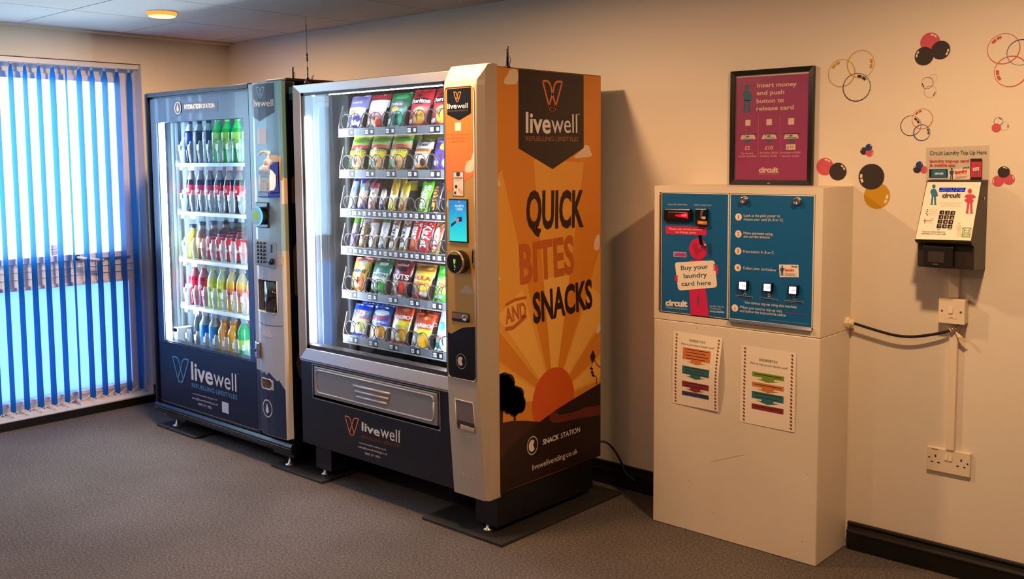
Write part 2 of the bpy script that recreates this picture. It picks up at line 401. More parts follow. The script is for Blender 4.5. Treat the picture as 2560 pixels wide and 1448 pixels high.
# ================================================================ shared artwork
white_p = C('f2eef0'); 
def v_logo(g, cx, cy, w, h, mat, lw, L=1, slant=0.0):
    """the two crossed leaves; centre-top (cx, cy), in zoom pixels; slant = y shift per x"""
    for sgn in (-1, 1):
        pts = [(-1, 0), (-.52, .0), (-.22, .12), (-.02, .42), (.28, .78), (.26, .90), (.02, 1.0)]
        q = smooth_path([(a, b, 0) for a, b in pts], 5)
        left = [(-1, 0, 0), (-.62, .50, 0), (-.28, .92, 0), (-.14, .985, 0), (.02, 1.0, 0)]
        r = smooth_path(left, 4)
        for path in (q, r):
            g.stroke([(cx+sgn*p[0]*w/2, cy+p[1]*h+slant*(sgn*p[0]*w/2)) for p in path], lw, mat, L)
def drop_icon(g, c, edge, ratio, ringm, fillm, L=1):
    g.ellipse(c, edge, ringm, L, 32, ratio, .88); u0, v0 = g.uv(*c); r = abs(g.uv(*edge)[0]-u0)
    pts = [(0, .62)]+[(.30*math.cos(math.radians(a)), -.22+.33*math.sin(math.radians(a))) for a in range(30, -211, -20)]
    g.polyuv([(u0+r*a, v0+r*ratio*b) for a, b in pts], fillm, L+1)
# ================================================================ drinks machine
HY = -.86
blk = M('machine_black', (14, 14, 17), .35); navy = M('door_navy', (30, 44, 78), .30, coat=.2); navy2 = M('door_navy_dark', (14, 20, 44), .4, spec=.3)
hm = thing('vending_machine', 'dark navy drinks vending machine with brightly lit shelves of bottles', 'vending machine', (1.165, -.5, 0))
m = MB(); m.box(.535, .575, -.80, -.14, .15, 1.846, blk); m.box(1.76, 1.80, -.80, -.14, .15, 1.846, blk)
m.box(.535, 1.80, -.80, -.14, 1.79, 1.846, blk); m.box(.535, 1.80, -.16, -.14, .15, 1.8, blk); m.box(.535, 1.80, -.80, -.14, .13, .36, blk)
m.box(1.79, 1.8005, -.853, -.80, .15, 1.846, blk); m.box(.58, 1.75, -.70, -.2, .09, .13, blk)
m.build('cabinet', hm, .003)
lin_m = M('fridge_liner', (205, 222, 226), .35)
m = MB(); m.box(.575, .597, -.81, -.16, .36, 1.79, lin_m); m.box(1.735, 1.76, -.81, -.16, .36, 1.79, lin_m)
m.box(.58, 1.75, -.19, -.16, .36, 1.79, M('liner_back', (120, 128, 130), .5)); m.box(.58, 1.75, -.80, -.16, .36, .375, lin_m); m.box(.58, 1.75, -.80, -.16, 1.775, 1.79, lin_m)
for y in (-.79, -.765, -.735): m.box(.597, .606, y, y+.014, .38, 1.77, M('rail_aluminium', (190, 205, 210), .3, .6))
m.build('liner', hm)
m = MB()
for a, b, c, d in ((.53, .63, .135, 1.853), (1.462, 1.525, .135, 1.853), (.63, 1.462, .135, .495), (.63, 1.462, 1.69, 1.853)):
    m.box(a, b, -.852, -.80, c, d, blk)
m.build('door_frame', hm)
m = MB(); px0, px1, pz0, pz1 = .566, 1.512, .152, 1.818
for a, b, c, d, mm in ((px0, .627, .49, 1.69, navy), (1.466, px1, .49, 1.69, navy), (px0, px1, pz0, .49, navy2), (px0, px1, 1.69, pz1, navy)):
    m.box(a, b, -.860, -.8515, c, d, mm)
m.build('door_panel', hm)
m = MB(); m.box(.527, .545, -.872, -.80, .135, 1.85, navy2); m.box(.545, 1.52, -.868, -.80, 1.829, 1.852, navy2); m.build('door_edge_trim', hm, .003)
cg = glassy('machine_glass', (242, 248, 250), .022)
m = MB(); m.box(.625, 1.468, -.8505, -.848, .487, 1.694, cg); m.build('door_glass', hm)
ledw = emis('led_white', (224, 240, 255), 120)
m = MB(); m.box(.634, .652, -.838, -.826, .497, 1.688, ledw); m.build('light_strip', hm)
m = MB(); m.box(1.44, 1.455, -.838, -.826, .497, 1.688, ledw); m.build('light_strip', hm)
m = MB(); m.box(.66, 1.44, -.845, -.83, 1.70, 1.715, ledw); m.build('light_strip', hm)
# lower rim and feet
m = MB(); m.prism([(-.80, .085), (-.872, .085), (-.872, .100), (-.866, .104), (-.872, .108), (-.872, .120), (-.862, .133), (-.80, .133)], blk, lambda y, z: (.515, y, z), lambda y, z: (1.80, y, z))
m.build('base_rail', hm)
sil = M('bright_steel', (190, 188, 184), .25, 1.0)
m = MB(); m.box(.515, 1.79, -.8728, -.8718, .1075, .1105, sil); m.box(.56, 1.512, -.8612, -.8602, .1475, .151, sil); m.build('rail_highlight_strip', hm)
def foot(parent, x, y, h, k=1.0):
    m = MB(); m.lathe([(.026*k, .0125), (.026*k, .018), (.012*k, .022), (.011*k, .034), (.007, .036), (.007, h)], M('foot_steel', (205, 195, 180), .3, .9), (x, y, 0), 16); m.build('levelling_foot', parent)
for x, y in ((.672, -.825), (1.729, -.825), (.672, -.24), (1.729, -.24)):
    foot(hm, x, y, .09)
for a_, b_ in ((.60, .80), (1.62, 1.79)):
    m = MB(); m.box(a_, b_, -.85, -.2, .06, .09, blk); m.build('leg_bracket', hm)
# pillar with the controls
blueA = M('pillar_sky', (118, 168, 196), .32, coat=.2); blueB = M('pillar_mist', (152, 184, 200), .32, coat=.2); blueC = M('pillar_snow', (196, 192, 192), .34)
PF = [(1.528, -.868), (1.566, -.868), (1.569, -.872), (1.576, -.880), (1.59, -.888), (1.61, -.8935), (1.65, -.897), (1.71, -.8965), (1.765, -.893), (1.796, -.890), (1.80, -.886)]
def ysurf(x):
    for (a, ya), (b, yb) in zip(PF, PF[1:]):
        if a <= x <= b: return ya+(yb-ya)*(x-a)/(b-a)
    return PF[0][1] if x < PF[0][0] else PF[-1][1]
def cut(x0, x1): return [(x0, -.80), (x0, ysurf(x0))]+[p for p in PF if x0 < p[0] < x1]+[(x1, ysurf(x1)), (x1, -.80)]
m = MB()
def seg(x0, x1, z0, z1, mat): m.prism(cut(x0, x1), mat, lambda x, y: (x, y, z0), lambda x, y: (x, y, z1))
WX0, WX1, WZa, WZb = 1.596, 1.752, .765, .915      # collection window
RX0, RX1, RZa, RZb = 1.610, 1.692, .386, .436      # coin return
for z0, z1, mat in ((.16, RZa, blueC), (RZb, WZa, blueC), (WZb, 1.06, blueC), (1.06, 1.40, blueB), (1.40, 1.845, blueA)):
    seg(1.528, 1.80, z0, z1, mat)
seg(1.528, RX0, RZa, RZb, blueC); seg(RX1, 1.80, RZa, RZb, blueC); seg(1.528, WX0, WZa, WZb, blueC); seg(WX1, 1.80, WZa, WZb, blueC)
m.box(1.5, 1.80, -.81, -.80, .3, 1.0, blk)
m.box(RX0, RX1, -.84, -.81, RZa, RZb, M('return_cup_brown', (60, 52, 46), .4)); m.build('control_pillar', hm)
PP = YP(-.897)
wp = lambda u, v: -.897-ysurf(u)
gz = Zoom(620, 780, 4.387)
g = G(PP, gz, .0005, wp); g.breaks = [p[0] for p in PF[2:-1]]
jag = [(75, 640), (115, 670), (130, 630), (160, 680), (172, 650), (207, 695), (228, 660), (320, 768), (335, 750), (405, 868)]
jz = [g.uv(*p) for p in jag]; jz[0] = (1.529, jz[0][1]); jz[-1] = (1.796, jz[-1][1])
xs_ = sorted(set([p[0] for p in jz]+[p[0] for p in PF if 1.529 <= p[0] <= 1.796]))
def zi(x):
    for (a, za), (b, zb) in zip(jz, jz[1:]):
        if a <= x <= b: return za+(zb-za)*(x-a)/max(1e-6, b-a)
    return jz[-1][1]
nv = M('pillar_navy', (27, 38, 66), .3, coat=.2)
for a, b in zip(xs_, xs_[1:]):
    mid = (a+b)/2
    if RX0-.001 < mid < RX1+.001: 
        g.polyuv([(a, .162), (b, .162), (b, RZa), (a, RZa)], nv); g.polyuv([(a, RZb), (b, RZb), (b, max(RZb, zi(b))), (a, max(RZb, zi(a)))], nv)
    else: g.polyuv([(a, .162), (b, .162), (b, zi(b)), (a, zi(a))], nv)
drop_icon(g, (213, 1058), (268, 1062), 1.05, white_p, white_p, 2)
g.poly([(140, 245), (160, 225), (175, 190), (205, 172), (240, 190), (250, 225), (290, 275), (240, 282), (190, 265)], M('cloud_pink', (222, 196, 184), .4), 1)
# upper artwork
g.z = Zoom(620, 190, 4.387)
ux = [1.572, 1.59, 1.62, 1.66, 1.70, 1.74, 1.772]
zt = g.uv(180, 80)[1]; zs = g.uv(320, 402)[1]; zc = g.uv(140, 495)[1]; um = 1.66
for a, b in zip(ux, ux[1:]):
    f_ = lambda x: zc+(zs-zc)*abs(x-um)/(.10)
    g.polyuv([(a, f_(a)), (b, f_(b)), (b, 1.838), (a, 1.838)], navy2, 1)
v_logo(g, 134, 124, 80, 120, M('logo_blue', (110, 165, 205), .4), .0045, 2)
g.text('live', (60, 338), (135, 335), white_p, 78, 2, .02); g.text('well', (138, 335), (272, 332), white_p, 80, 2)
g.text('REFUELLING LIFESTYLES', (70, 372), (278, 368), C('46506e'), 14, 2)
g.poly([(102, 580), (203, 578), (205, 745), (104, 748)], C('dcdde6'), 1)
# cloud and ledge beside the sanitizer
tan = M('pillar_sand', (226, 190, 146), .36)
g.poly([(205, 905), (215, 880), (250, 866), (300, 868), (340, 880), (358, 890), (360, 1145), (300, 1145), (210, 1145)], tan, 1)
g.polyuv([(1.53, 1.395), (1.568, 1.395), (1.568, 1.06), (1.53, 1.06)], M('pillar_haze', (168, 178, 200), .35), 1)
g.z = Zoom(620, 490, 4.387)
g.poly([(325, 760), (335, 695), (372, 665), (376, 760)], tan, 1)
g.stroke([(100, 1375), (140, 1398), (200, 1418), (290, 1428), (372, 1430)], .003, blk, 2)
g.build('pillar_artwork', hm)
# side of the pillar and cabinet flank
g = G(Plane((1.8008, 0, 0), (0, 1, 0), (0, 0, 1)))
g.polyuv([(-.853, 1.40), (-.886, 1.40), (-.886, 1.84), (-.853, 1.84)], M('pillar_side_green', (108, 148, 138), .4))
g.polyuv([(-.853, 1.28), (-.886, 1.28), (-.886, 1.40), (-.853, 1.40)], tan); g.polyuv([(-.853, 1.06), (-.886, 1.06), (-.886, 1.28), (-.853, 1.28)], M('pillar_side_olive', (150, 160, 132), .4))
g.polyuv([(-.853, .44), (-.853, 1.06), (-.886, 1.06), (-.886, .40), (-.87, .43)], M('pillar_side_sand', (206, 178, 138), .4))
g.polyuv([(-.83, 1.76), (-.2, 1.76), (-.2, 1.82), (-.83, 1.82)], M('flank_teal', (46, 110, 122), .4))
g.polyuv([(-.83, .16), (-.2, .16), (-.2, 1.76), (-.83, 1.76)], M('flank_navy', (10, 26, 44), .4))
g.polyuv([(-.83, 1.28), (-.2, 1.28), (-.2, 1.41), (-.81, 1.41), (-.83, 1.40)], M('flank_tan', (120, 92, 66), .4), 1)
g.polyuv([(-.83, .85), (-.2, .5), (-.2, 1.1), (-.81, 1.10), (-.83, 1.06)], M('flank_tan', (0, 0, 0)), 1)
g.polyuv([(-.83, .52), (-.81, .58), (-.2, .62), (-.2, .45), (-.81, .44)], M('flank_tan', (0, 0, 0)), 1)
g.build('flank_artwork', hm)
# controls on the pillar
grey = M('keypad_grey', (118, 118, 122), .4, .3)
kp = MB(); kp.hexa([(1.596, -.905, .985), (1.756, -.899, .975), (1.756, -.85, .975), (1.596, -.85, .985)], [(1.596, -.905, 1.106), (1.756, -.899, 1.099), (1.756, -.85, 1.099), (1.596, -.85, 1.106)], grey)
ko = kp.build('keypad', hm, .003)
for r_ in range(6):
    for c_ in range(3):
        b = MB(); b.lathe([(.0062, 0), (.0062, -.005), (.005, -.0065), (.0005, -.0068)], M('key_steel', (92, 90, 92), .3, .6), (1.622+.0245*c_, -.9035, 1.092-.0178*r_), 10, 'y'); b.build('key', ko)
b = MB(); b.box(1.722, 1.730, -.9035, -.89, 1.05, 1.088, blk); b.build('coin_slot', ko)
b = MB(); b.lathe([(.015, 0), (.015, -.012), (.010, -.016), (.0005, -.016)], blk, (1.728, -.90, 1.008), 16, 'y'); b.build('reject_button', ko)
rd = MB(); rd.box(1.612, 1.712, -.9045, -.85, 1.165, 1.285, M('reader_black', (10, 10, 12), .25)); ro = rd.build('card_reader', hm, .004)
b = MB(); cx_, cz_ = 1.672, 1.222
b.lathe([(.040, .03), (.044, 0), (.044, -.012), (.041, -.016), (.0005, -.017)], blk, (cx_, -.925, cz_), 32, 'y'); b.build('reader_disc', ro)
b = MB(); b.lathe([(.0435, -.010), (.0455, -.011), (.0455, -.014), (.0425, -.0165), (.0405, -.0163)], emis('ring_blue', (90, 190, 255), 1.6), (cx_, -.925, cz_), 32, 'y'); b.build('light_ring', ro)
b = G(YP(-.9425)); b.circ(cx_, cz_, .0418, M('reader_black', (10, 10, 12), .25), 0, 36); b.circ(cx_, cz_, .0165, emis('reader_green', (150, 205, 70), .9), 1, 24, 1.2); b.circ(cx_-.008, cz_+.029, .004, emis('reader_led', (150, 220, 120), .8), 1, 8, .5); b.circ(cx_+.0, cz_-.03, .003, C('f0f0f0'), 1, 8); b.circ(cx_+.013, cz_-.029, .003, emis('reader_teal', (90, 190, 170), .8), 1, 8); b.build('reader_display', ro)
cw = MB(); cw.box(WX0+.001, WX0+.045, -.86, -.81, WZa, WZb, blk); cw.lathe([(.05, WZa+.004), (.05, WZb-.004)], glassy('smoked_plastic', (120, 122, 128), .25, .1), (WX0+.098, -.862, 0), 24); cw.build('collection_door', hm)
cw = MB(); cw.tube([(WX0-.004, ysurf(WX0)-.001, WZa), (WX0+.03, ysurf(WX0+.03)-.003, WZa-.004), (WX0+.08, -.899, WZa-.006), (WX1-.02, -.897, WZa-.005), (WX1+.003, -.894, WZa), (WX1+.003, -.894, WZb)], .003, M('bezel_cream', (226, 208, 188), .35)); cw.build('collection_bezel', hm)
lk = MB(); lk.hexa([(1.573, -.905, .53), (1.603, -.918, .53), (1.610, -.87, .525), (1.575, -.87, .525)], [(1.573, -.905, .612), (1.603, -.912, .605), (1.610, -.87, .615), (1.575, -.87, .615)], M('lock_chrome', (190, 192, 198), .2, 1.0)); lko = lk.build('door_lock', hm, .004)
lk = MB(); lk.lathe([(.008, 0), (.008, -.004), (.0005, -.004)], blk, (1.588, -.9115, .57), 12, 'y'); lk.build('key_barrel', lko)
cr = MB(); cr.tube([(x, ysurf(x)-.001, z) for x, z in rrect(RX0, RZa, RX1, RZb, .012)], .0025, M('bezel_cream', (0, 0, 0)), 6); cr.build('coin_return_rim', hm)
# door artwork
g = G(YP(-.8605), Zoom(360, 180, 3.2905))
bd = M('badge_navy', (24, 33, 62), .35)
g.poly([(300, 252), (605, 236), (608, 322), (302, 338)], bd, 0); g.ellipse((278, 297), (312, 296), bd, 0, 28, 1.0)
drop_icon(g, (278, 297), (304, 296), 1.0, C('dcd6da'), C('efe6e2'), 1)
g.text('HYDRATION', (334, 306), (474, 298), white_p, 38, 1, .02); g.text('STATION', (484, 297), (579, 292), white_p, 36, 1)
g.z = Zoom(360, 600, 2.4976)
lb = M('logo_blue', (0, 0, 0))
v_logo(g, 229, 738, 100, 152, lb, .0065, 1, .21)
g.text('live', (297, 868), (432, 907), white_p, 112, 1, .022); g.text('well', (437, 908), (579, 949), white_p, 112, 1)
g.text('TM', (582, 838), (590, 840), white_p, 5, 1)
g.text('REFUELLING LIFESTYLES', (300, 918), (582, 998), lb, 27, 1)
g.text('www.livewellvending.co.uk', (305, 962), (458, 1004), white_p, 10, 1); g.text('hello@livewellvending.co.uk', (302, 990), (463, 1036), white_p, 12, 1); g.text('0845 371 9833', (340, 1030), (425, 1057), white_p, 15, 1)
g.poly([(487, 1008), (528, 1020), (530, 1088), (489, 1074)], C('dcdce6'), 1)
g.build('door_artwork', hm)
# shelves with clear bottle guides
clr = glassy('clear_plastic', (236, 246, 250), .16, .08, .17); shm = M('shelf_wire_white', (214, 224, 228), .4)
XK = [.682+.0943*k for k in range(11)]; SZ = [1.472, 1.207, .945, .684, .430]
gprof = [(0, 0), (.017, 0), (.021, .004), (.022, .012), (.0275, .04), (.029, .062), (.027, .085), (.019, .108), (.015, .118)]
def guide_mesh():
    mm = MB(); n = 9
    def P(i, k):
        r, h = gprof[i]; a = math.radians(180+180*k/(n-1)); return (r*math.cos(a), r*.75*math.sin(a)-.004, h)
    vs = [P(i, k) for i in range(1, len(gprof)) for k in range(n)]
    fs = [(i*n+k, i*n+k+1, (i+1)*n+k+1, (i+1)*n+k) for i in range(len(gprof)-2) for k in range(n-1)]
    mm.add(vs, fs, clr, True)
    for x in (-.016, .016): mm.tube([(x*.9, -.006, .004), (x*1.35, -.01, .04), (x*1.55, -.01, .07), (x*1.0, -.008, .112)], .0013, M('clear_edge', (214, 228, 236), .15), 5)
    mm.tube([(-.006, -.018, .01), (-.006, -.024, .05)], .0012, M('clear_edge', (0, 0, 0)), 5); mm.tube([(.008, -.018, .01), (.008, -.024, .05)], .0012, M('clear_edge', (0, 0, 0)), 5)
    mm.box(-.011, .009, -.0275, -.0265, .068, .098, C('f4f4f4'))
    return mm
for si, z in enumerate(SZ):
    s_ = MB(); s_.box(.625, 1.72, -.753, -.748, z-.020, z-.002, shm); s_.hexa([(.625, -.75, z-.006), (1.72, -.75, z-.006), (1.72, -.66, z-.004), (.625, -.66, z-.004)], [(.625, -.75, z-.003), (1.72, -.75, z-.003), (1.72, -.66, z-.0008), (.625, -.66, z-.0008)], shm)
    for k in range(45): s_.box(.63+.0243*k, .638+.0243*k, -.745, -.2, z-.008, z-.001, shm)
    s_.box(.625, .632, -.752, -.2, z-.02, z+.012, shm); s_.box(1.713, 1.72, -.752, -.2, z-.02, z+.012, shm)
    so = s_.build('shelf', hm)
    for k in range(8):
        if k == 7 and si > 0: continue
        q = guide_mesh(); q.v = [p+Vector((XK[k], -.752+.02, z)) for p in q.v]; q.build('bottle_guide', so)
    for k in range(7):
        q = MB(); q.hexa([(XK[k]-.012, -.757, z-.040), (XK[k]+.018, -.757, z-.040), (XK[k]+.03, -.748, z-.040), (XK[k]-.012, -.748, z-.040)], [(XK[k]-.012, -.757, z-.021), (XK[k]+.03, -.757, z-.021), (XK[k]+.03, -.748, z-.021), (XK[k]-.012, -.748, z-.021)], clr)
        if si < 4: q.build('price_tag_holder', so)
# lift bracket by the lowest shelf
m = MB(); m.box(.605, .66, -.80, -.70, .40, .555, C('e8eef0')); m.box(.60, .67, -.80, -.79, .535, .56, shm); m.build('vend_lift', hm)
# ---------------------------------------------------------------- bottles and cans
def liquid(n, h, rough=.12): return M('drink_'+n, h, rough, 0, 0, .6)
neck = M('clear_neck', (206, 220, 222), .12, 0, 0, .6)
def wrap_text(mb, t, r, zc, w, h, mat, bold=.02, a0=-90, tilt=0.0):
    vs, fs, tw = text_geo(t, bold); out = []
    for x, y in vs:
        q = (x/tw-.5)*w; yy = (y/.72-.5)*h+q*tilt; a = math.radians(a0)+q/r; out.append((r*math.cos(a), r*math.sin(a), zc+yy))
    mb.add(out, fs, mat)
def bottle(name, label, group, H, R, cap, liq, lab, fill, lz, text=None, tcol='ffffff', shape='pet', disc=None, top=None):
    t = thing(name, label, 'bottle', (0, 0, 0), group)
    if shape == 'coke': pr = [(.6, 0), (.88, .01), (.95, .05), (.86, .14), (.80, .24), (.90, .34), (.97, .42), (.97, .58), (.86, .68), (.60, .78), (.40, .86), (.38, .92)]
    elif shape == 'wide': pr = [(.7, 0), (.95, .02), (1, .08), (1, .30), (.90, .42), (1, .55), (1, .66), (.92, .72), (.62, .79), (.55, .85), (.55, .9)]
    else: pr = [(.65, 0), (.92, .012), (.98, .05), (.94, .12), (1, .2), (1, .62), (.94, .69), (.72, .78), (.45, .86), (.40, .92)]
    pr = [(r*R, h*H) for r, h in pr]; fz = fill*H; tp = M('top_'+top, top, .12) if top else neck
    P2 = []
    for (r0, h0), (r1, h1) in zip(pr, pr[1:]):
        P2.append((r0, h0))
        if h0 < fz < h1: P2.append((r0+(r1-r0)*(fz-h0)/(h1-h0), fz))
    P2.append(pr[-1])
    m = MB(); m.lathe(P2, liq, seg=18, matf=lambda h: liq if h < fz else tp); m.build('bottle_body', t)
    cr_ = .55*R if shape == 'wide' else .42*R
    m = MB(); m.lathe([(cr_, .90*H), (cr_*1.06, .905*H), (cr_*1.06, .985*H), (cr_*.9, H), (.0005, H)], cap, seg=16); m.build('cap', t)
    if lab:
        r = R*1.012 if shape != 'coke' else R*.985; m = MB(); m.lathe([(r, lz[0]*H), (r, lz[1]*H)], lab, seg=24)
        m.f = m.f[:-2]; m.m = m.m[:-2]; m.sm = m.sm[:-2]
        zc = (lz[0]+lz[1])/2*H
        if text: wrap_text(m, text, r+.0006, zc, R*1.45, R*.62, C(tcol), .03, tilt=.12)
        if disc:
            for i, (hx, a, b) in enumerate(disc):
                n = len(m.v); pts = []
                for k in range(16):
                    an = 2*math.pi*k/16; pts.append((a*R*math.cos(an), max(-b[1]*R, min(b[0]*R, a*R*math.sin(an)))))
                m.add([((r+.0006+.0004*i)*math.cos(math.radians(-98)+q/r), (r+.0006+.0004*i)*math.sin(math.radians(-98)+q/r), zc+w_) for q, w_ in pts], [tuple(range(16))], C(hx))
        m.build('label', t)
    return t
GRP = 'drinks bottles in the lit cabinet'
def row(proto, cols, z, labels, y=-.69, rots=None):
    for i, (k, lb_) in enumerate(zip(cols, labels)):
        loc = (XK[k], y, z)
        if i == 0: proto.location = loc; proto['label'] = lb_; o = proto
        else: o = dup(proto, loc, lb_, proto.get('group'))
        o.rotation_euler = (0, 0, math.radians(rots[i] if rots else random.uniform(-12, 12)))
cola = liquid('cola', '241512'); blackcap = C('1b1b20'); redc = C('d2202a', .3)
pd = [('f2f2f6', .52, (1, 1)), ('d8242c', .50, (1, -.14)), ('2348b0', .50, (-.16, 1))]
b_ = bottle('drink_bottle', '', 'cola bottles on the top shelf', .236, .034, C('1e2c60'), cola, C('203a86', .3), .74, (.36, .70), None, disc=pd)
row(b_, [0], SZ[0], ['cola bottle with a blue label, first on the top shelf'], rots=[0])
b_ = bottle('drink_bottle', '', 'cola bottles on the top shelf', .236, .034, blackcap, cola, C('16161c', .3), .74, (.36, .70), None, disc=pd)
row(b_, [1, 2], SZ[0], ['black labelled cola bottle next to the blue labelled one', 'black labelled cola bottle beside the green bottles on the top shelf'], rots=[-8, -4])
b_ = bottle('drink_bottle', '', 'green bottles on the top shelf', .240, .034, C('9be08a'), liquid('lime', '12c83c'), C('a4e24a', .3), .74, (.32, .66), '9', '184a2a', top='3fe46a')
row(b_, [3, 4, 5, 6], SZ[0], ['green lemonade bottle next to the black colas', 'green lemonade bottle between two other green ones', 'green lemonade bottle third from the colas on the top shelf', 'green lemonade bottle at the door pillar end of the top shelf'], rots=[4, -6, -10, 0])
b_ = bottle('drink_bottle', '', 'red capped colas on the second shelf', .242, .033, redc, cola, C('e0242e', .3), .72, (.36, .60), 'Coca-Cola', 'ffffff', 'coke', top='8f8c8c')
row(b_, range(7), SZ[1], ['red capped cola bottle, %s on the second shelf' % q for q in ('first by the cabinet wall', 'second from the cabinet wall', 'third from the cabinet wall', 'fourth from the cabinet wall', 'fifth from the cabinet wall', 'sixth from the cabinet wall', 'last by the door pillar')])
b_ = bottle('drink_bottle', '', 'juice bottles on the third shelf', .188, .036, C('2a2f3a'), liquid('lemon', 'd8d23c'), None, .86, (.3, .5), shape='wide', top='d8d23c')
row(b_, [0], SZ[2], ['yellow juice bottle with dark cap on the third shelf'])
b_ = bottle('drink_bottle', '', 'juice bottles on the third shelf', .205, .036, C('474342'), liquid('amber', '8a5a2c'), C('e8b070'), .80, (.30, .58), shape='wide', top='a89c8c')
b_.location = (XK[1], -.69, SZ[2]); b_['label'] = 'amber juice bottle in front beside the cans on the third shelf'
for j, w_ in enumerate(('second', 'third', 'fourth', 'fifth', 'sixth')): dup(b_, (XK[1], -.69+.074*(j+1), SZ[2]), 'amber juice bottle %s in its queue on the third shelf' % w_, rot=(0, 0, 0))
# cans
t = thing('drink_can', 'red drinks can in front, first column of cans', 'can', (0, 0, 0), 'drinks cans on the third shelf')
m = MB(); m.lathe([(.022, 0), (.028, .004), (.031, .012), (.031, .100), (.0265, .112)], C('cf2a34', .25), seg=20, matf=lambda h: C('c8222c', .25) if h > .085 or h < .02 else C('d8323c', .25))
wrap_text(m, 'cola', .0313, .055, .05, .022, white_p, .03); m.build('can_body', t)
m = MB(); m.lathe([(.0265, .112), (.0262, .1155), (.0245, .1155), (.0235, .112), (.0005, .112)], M('can_lid', (200, 200, 200), .25, 1.0), seg=20); m.build('can_lid', t)
t.location = (XK[2], -.695, SZ[2]+.012)
cn = ('first', 'second', 'third', 'fourth'); rn = ('in front', 'second in the queue', 'third in the queue', 'fourth in the queue', 'fifth in the queue', 'sixth in the queue')
for c_ in range(4):
    for r_ in range(6):
        if c_ or r_: dup(t, (XK[2+c_], -.695+.0655*r_, SZ[2]+.012+.009*r_), 'red drinks can %s, %s column of cans' % (rn[r_], cn[c_]), rot=(0, 0, random.uniform(-.4, .4)))
# fruit drinks
for cols, cap, lq, lab, tp, nm, lz, tc in (([0, 1], 'd8283a', 'b01c34', 'd03048', 'b06a70', 'red', (.34, .60), 'f4f4ff'), ([2, 3], 'dce83a', 'd4d83a', 'ece82a', 'c9d2b4', 'yellow', (.30, .58), '1c2f78'), ([4, 5, 6], 'f08a30', 'f0b020', 'f07a2a', 'cfc38a', 'orange', (.26, .54), '1c2f78')):
    b_ = bottle('drink_bottle', '', 'fruit drinks on the fourth shelf', .228, .034, C(cap, .3), liquid(nm, lq), C(lab, .3), .70, lz, 'FANTA', tc, top=tp, disc=None)
    row(b_, cols, SZ[3], ['%s fruit drink bottle, %s of the %s ones on the fourth shelf' % (nm, w_, nm) for w_ in ('first', 'second', 'third')[:len(cols)]], rots=[-6, -2, 6][:len(cols)])
b_ = bottle('drink_bottle', 'dark capped clear bottle on the lowest shelf', 'bottles on the lowest shelf', .235, .033, blackcap, liquid('grey', '565c60'), None, .8, (.3, .5)); b_.location = (XK[0]+.02, -.69, SZ[4])
for k, cap, lab_ in ((1, 'ee9c50', 'orange capped water bottle with a blue label on the lowest shelf'), (2, 'e2405a', 'pink capped water bottle with a blue label on the lowest shelf')):
    b_ = bottle('drink_bottle', lab_, 'bottles on the lowest shelf', .225, .034, C(cap, .3), liquid('clearwater', '9fb0ae'), C('2f86d8', .3), .8, (.30, .66), top='a8a89a', shape='wide'); b_.location = (XK[k], -.69, SZ[4])
b_ = bottle('drink_bottle', 'orange juice bottle in front, next to the blue labels', 'orange juice bottles on the lowest shelf', .200, .035, C('ee9434', .3), liquid('oj', 'f0a428'), None, .86, (.3, .5), shape='wide', top='f0a428'); b_.location = (XK[3], -.69, SZ[4])
dup(b_, (XK[4], -.69, SZ[4]), 'orange juice bottle in front, next to the green bottle'); dup(b_, (XK[3], -.61, SZ[4]+.01), 'orange juice bottle behind the one next to the blue labels'); dup(b_, (XK[4], -.61, SZ[4]+.01), 'orange juice bottle behind the one next to the green bottle')
b_ = bottle('drink_bottle', 'green fizzy drink bottle on the lowest shelf', 'bottles on the lowest shelf', .225, .034, C('6ccf74', .3), liquid('sprite', '38b84c'), C('d8e83a', .3), .78, (.26, .48), top='6cc07a'); b_.location = (XK[5], -.69, SZ[4])
b_ = None
# ---------------------------------------------------------------- hand sanitizer on the pillar
q0 = at(647, 440, 1, -.945).x; q1 = at(675, 440, 1, -.945).x; zb = at(660, 494, 1, -.945).z; zt_ = at(660, 412, 1, -.945).z
hold = M('holder_blue', (40, 54, 128), .35)
h_ = thing('bottle_holder', 'dark blue plastic holder fixed to the control pillar of the drinks machine', 'holder', ((q0+q1)/2, -.92, zb))
m = MB(); m.box(q0+.003, q1+.006, -.958, -.898, zb, zb+.030, hold); m.build('base_cup', h_, .006)
m = MB(); m.box(q0+.01, q1+.006, -.904, -.898, zb, zt_+.012, hold); m.prism([(-.955, zb+.02), (-.925, zb+.035), (-.912, zb+.06), (-.91, zb+.10), (-.93, zb+.125), (-.95, zb+.135), (-.945, zb+.15), (-.90, zb+.165), (-.90, zb+.02)], hold, lambda y, z: (q1+.002, y, z), lambda y, z: (q1+.006, y, z))
m.build('back_plate', h_)
s_ = thing('sanitizer_bottle', 'white pump bottle of hand sanitizer held in the blue holder', 'bottle', ((q0+q1)/2, -.93, zb+.031))
m = MB(); w_ = (q1-q0)/2; cxs = (q0+q1)/2
secs = [(0, .92), (.006, .98), (.09, 1), (.112, .98), (.128, .86), (.138, .55), (.141, .34)]
ring = lambda k, f: (cxs+w_*f*math.copysign(abs(math.cos(k))**.55, math.cos(k)), -.928+.026*f*math.copysign(abs(math.sin(k))**.55, math.sin(k)))
n = 24; wb = M('bottle_white', (236, 226, 214), .3); HH = (zt_-zb-.031)/.141
vs = [(*ring(2*math.pi*k/n, f), zb+.031+z*HH) for z, f in secs for k in range(n)]
m.add(vs, [(i*n+k, i*n+(k+1) % n, (i+1)*n+(k+1) % n, (i+1)*n+k) for i in range(len(secs)-1) for k in range(n)]+[tuple(range(n)), tuple(range((len(secs)-1)*n, len(secs)*n))], wb, True)
m.build('bottle_body', s_)
zq = zt_; pw = M('pump_cream', (244, 232, 216), .3)
